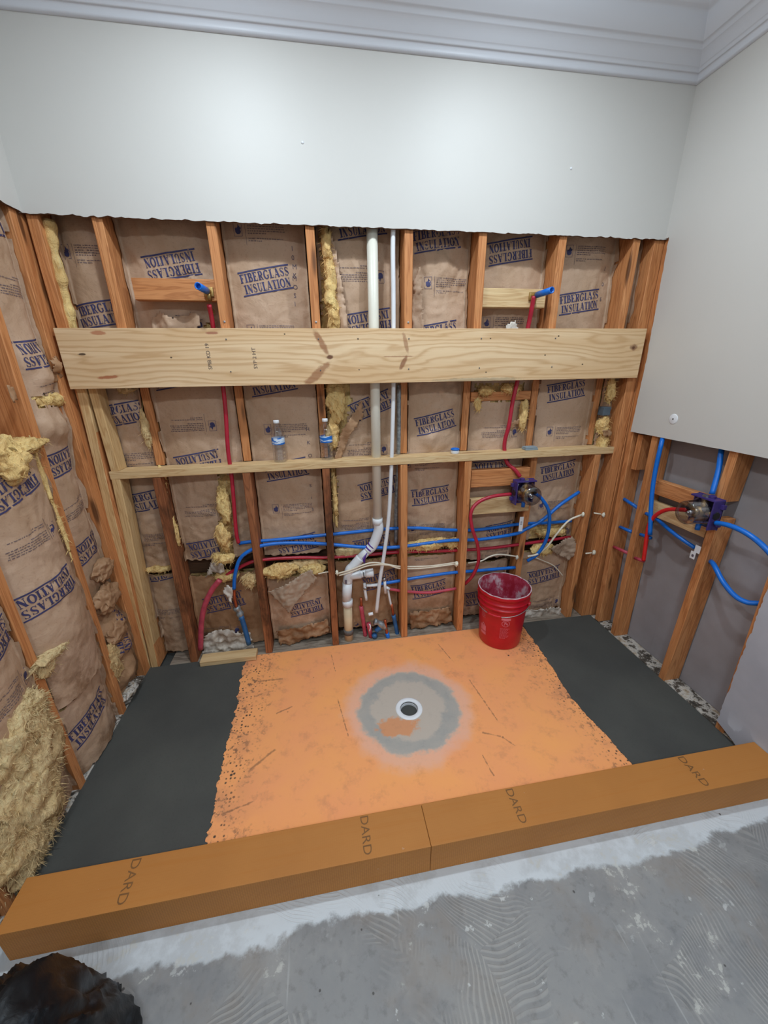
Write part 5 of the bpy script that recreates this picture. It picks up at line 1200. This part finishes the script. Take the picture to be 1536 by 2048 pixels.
pipe('red_pipe', rp_([(1287, 1121, 2.71), (1290, 1100), (1294, 1070), (1300, 1045), (1315, 1028), (1338, 1019), (1375, 1020, 2.68)], 2.705), .0098, 'redbright', 'bright red pipe curving up into the right wall valve', 'pipe', GR)
q = P(1390, 1104, 0, 2.71); t_ = empty('tag', q, 'small folded white tag below the right wall valve', 'tag')
obj('tag_card', join(box(2.708, 2.7095, q.y-.022, q.y+.004, q.z-.0, q.z+.036), box(2.704, 2.7055, q.y-.010, q.y+.014, q.z-.034, q.z+.002)), M['wplastic'], t_)
obj('tag_mark', box(2.7030, 2.7038, q.y-.004, q.y+.006, q.z-.024, q.z-.012), M['inkgrey'], t_)
# ================================================================== small things
# washer on right wall, plugs in back wall
q = P(1347, 838, 0, WR); a_ = empty('wall_anchor', q, 'white round plastic anchor in the right drywall near its lower edge', 'wall anchor')
obj('disc', lathe([(.0005, -.0025), (.022, -.0025), (.024, -.0012), (.024, .0)], q, 28, 'x'), M['wplastic'], a_, True)
obj('screw_hole', lathe([(.0005, -.0040), (.004, -.0040), (.004, -.002)], q, 10, 'x'), M['grey'], a_)
for px, py, lb in ((605, 285, 'small white plug left of centre on the upper wall'), (1142, 337, 'small white plug toward the right of the upper wall')):
    q = P(px, py, 1, 0); tag(obj('wall_plug', lathe([(.0002, -.003), (.004, -.0025), (.0055, .0)], q, 14, 'y'), M['gyp'], None, True, origin=q), lb, 'wall plug', 'plugs in the painted wall')
# bottles
def bottle(px, label):
    y = .052; x = bw(px, 905, y).x; z = ZL+.0005
    e = empty('water_bottle', (x, y, z), label, 'bottle', 'clear water bottles on the ledge')
    p = [(.004, .004), (.020, .001), (.0285, .003), (.0318, .012), (.0318, .022), (.0305, .026), (.0318, .030), (.0318, .040), (.0305, .044), (.0318, .048), (.0318, .058), (.0305, .062), (.0318, .066), (.0318, .080), (.0308, .084), (.0312, .088), (.0312, .122), (.0318, .126), (.0316, .134), (.0290, .150), (.0230, .166), (.0150, .178), (.0126, .184), (.0126, .187), (.0150, .188), (.0150, .190), (.0125, .191)]
    obj('body', lathe(p, (x, y, z), 40, caps=False), M['clear'], e, True)
    obj('wrap_label', lathe([(.0316, .089), (.0318, .090), (.0318, .120), (.0316, .121)], (x, y, z), 40, caps=False), M['label'], e, True)
    obj('cap', lathe([(.0135, .190), (.0142, .191), (.0142, .202), (.0130, .2045), (.001, .2045)], (x, y, z), 28), M['wplastic'], e, True)
bottle(559, 'left water bottle on the ledge, blue and white label'); bottle(654, 'right water bottle on the ledge, close to the tall yellow wool')
# tape roll and pad
x, z = bw(910, 903, .045).x, ZL; e = empty('tape_puck', (x, .045, z), 'small round white and blue tub on the ledge', 'tub')
obj('tub', lathe([(.021, .0008), (.022, .002), (.022, .020), (.0215, .021)], (x, .045, z), 28), M['wplastic'], e, True)
obj('lid', lathe([(.0232, .019), (.0232, .026), (.021, .028), (.016, .0275), (.0155, .025), (.001, .025)], (x, .045, z), 28), M['blue'], e, True)
x = bw(1060, 893, .05).x; tag(obj('sanding_pad', join(box(x-.036, x+.038, .028, .075, ZL+.0006, ZL+.010, .002), box(x-.034, x+.034, .030, .073, ZL+.0102, ZL+.018, .002)), M['pad'], origin=(x, .05, ZL)), 'grey flat sanding pad on the ledge above the shower valve', 'sanding pad')
# bucket
bx, by = 2.030, -.088
bk = empty('bucket', (bx, by, .0006), 'red five gallon bucket caked with mortar, on the tray corner', 'bucket')
Z = .0006
R_ = lambda z: .1215+(.143-.1215)*z/.36
outer = [(.0005, .001), (.112, 0), (.1195, .002), (R_(.01), .008), (R_(.10), .10), (R_(.26), .26), (R_(.27)+.001, .270), (.1465, .272), (.1475, .276), (.1465, .280), (R_(.285)+.0015, .283), (R_(.30)+.001, .300), (.1480, .303), (.1490, .308), (.1480, .312), (R_(.32)+.001, .315), (R_(.335)+.001, .340), (.1495, .343), (.1510, .350), (.1510, .362), (.1490, .366), (.1460, .367)]
obj('shell', lathe([(r, h+Z) for r, h in outer], (bx, by, 0), 72, caps=False), M['bucket'], bk, True).data.polygons[0].use_smooth = False
# rims near the handle level already in the profile; inner wall and bottom crust
inn = [(.1460, .367), (.1425, .360), (.138, .30), (.130, .16), (.121, .045), (.10, .030), (.05, .024), (.0005, .022)]
sh = lathe([(r, h+Z) for r, h in inn], (bx, by, 0), 72, caps=False)
vv = []
for p in sh[0]:
    d = V((p[0]-bx, p[1]-by, 0)); k = 1-.04*max(0, MN.noise(V((p[0]*30, p[1]*30, p[2]*20)))) if p[2] < .355 else 1
    vv.append((bx+d.x*k, by+d.y*k, p[2]))
obj('inside_crust', (vv, sh[1], None), M['residue'], bk, True)
rim = tube([V((bx+.1475*cos(a*2*pi/48), by+.1475*sin(a*2*pi/48), .3665+.0015*sin(a*1.7))) for a in range(49)], lambda t: .0022+.0012*abs(sin(t*61)), 8, 2)
obj('rim_crust', rim, M['rimres'], bk, True)
def conepatch(a0, a1, z0, z1, off=.0009, n=6):
    vs, fs = [], []
    for j in range(3):
        z = z0+(z1-z0)*j/2
        for i in range(n+1):
            a = a0+(a1-a0)*i/n; r = R_(z)+off; vs.append((bx+r*cos(a), by+r*sin(a), z+Z))
    for j in range(2):
        for i in range(n): fs.append((j*(n+1)+i, j*(n+1)+i+1, (j+1)*(n+1)+i+1, (j+1)*(n+1)+i))
    return vs, fs, None
def onbucket(parts, a, z, name, mat='decal'):
    """2-D strokes (metres) wrapped on the bucket side at angle a"""
    vs, fs = [], []
    for pv, pf in parts:
        b = len(vs)
        for (u, v) in pv:
            r = R_(z+v)+.0012; aa = a+u/r; vs.append((bx+r*cos(aa), by+r*sin(aa), z+v+Z))
        fs += [tuple(b+i for i in f) for f in pf]
    return obj(name, (vs, fs, None), M[mat], bk)
aw = math.atan2(CAM.y-by, CAM.x-bx)+.22
onbucket([rect2(-.026, .050, .026, .066, 6)], aw, .165, 'warning_label')
onbucket([arc2(0, .028, .021, .021, 0, 360, .003, .003, 30), strip([(-.014, .042), (.014, .014)], .003), strip([(-.009, .024), (-.003, .032), (.006, .030), (.011, .022)], .006), strip([(-.004, .036), (.002, .040)], .006), strip([(-.006, .022), (-.009, .015)], .003), strip([(.005, .026), (.009, .017)], .003)], aw, .165, 'warning_pictogram')
g_ = []
for i in range(9): g_ += small_words(-.027, .024-.006*(i % 3), -.008-.0085*i, .006)
onbucket(g_, aw, .165, 'warning_text')
g_ = []
for i in range(7): g_ += small_words(-.02, .018-.005*(i % 2), .06-.010*i, .007)
al = aw-1.02
onbucket(g_, al, .19, 'maker_text'); onbucket([rect2(-.022, -.075, .020, -.035, 6), rect2(-.022, -.10, .020, -.080, 6), strip([(-.010, -.035), (.0, -.02), (.012, -.035)], .008)], al, .17, 'maker_emblem')
# wire handle, folded down along the front right
pts = []
ax_ = math.atan2(CAM.y-by, CAM.x-bx)-.25
for i in range(25):
    t = pi*i/24; rr_ = .1535
    a = ax_-pi/2+pi*i/24; pts.append(V((bx+rr_*cos(a), by+rr_*sin(a), .292-.045*sin(t)**1.0)))
hd = obj('handle', tube(pts, .0022, 8, 2), M['steel'], bk, True)
for s in (0, -1):
    d = V((pts[s].x-bx, pts[s].y-by, 0)).normalized()
    Mx = Matrix.Translation(V((bx+d.x*.150, by+d.y*.150, .292))) @ Matrix.Rotation(math.atan2(d.y, d.x), 4, 'Z')
    obj('handle_ear', xf(lathe([(.0005, .006), (.012, .006), (.013, -.004), (.0005, -.005)], (0, 0, 0), 18, 'x'), Mx), M['bucket'], bk)
hg = pts[12]; 
obj('grip', tube([pts[10], pts[12], pts[14]], .006, 12, 4), M['bucket'], bk, True)
# bin liner
bgc = V((.30, -1.50, FL))
bm = bmesh.new(); bmesh.ops.create_icosphere(bm, subdivisions=6, radius=1)
for v in bm.verts:
    d = v.co.normalized(); a = math.atan2(d.y, d.x); e = math.asin(max(-1, min(1, d.z)))
    c6 = max(0, cos(e))**.6
    crease = -abs(MN.noise(V((a*1.6, d.z*1.1, 2))))*.20-abs(MN.noise(V((a*4.2+d.z*2.5, d.z*2.2, 5))))*.18-abs(MN.noise(V((a*9-d.z*4, d.z*3.2, 8))))*.03+.11
    k = 1+crease+.008*fb(d*7, 3)
    z = .39*sin(e)*(1+.10*fb(d*1.8+V((1, 0, 0)), 2)) if e > 0 else -.02*sin(-e)
    v.co = V((d.x/max(1e-4, math.hypot(d.x, d.y))*.2*c6*k, d.y/max(1e-4, math.hypot(d.x, d.y))*.25*c6*k, max(z*(.5+.5*k), 0)))+bgc
bag = tag(obj('bin_liner', frombm(bm), M['bag'], None, True, origin=bgc), 'crumpled black bin liner on the floor in front of the curb', 'bin bag')
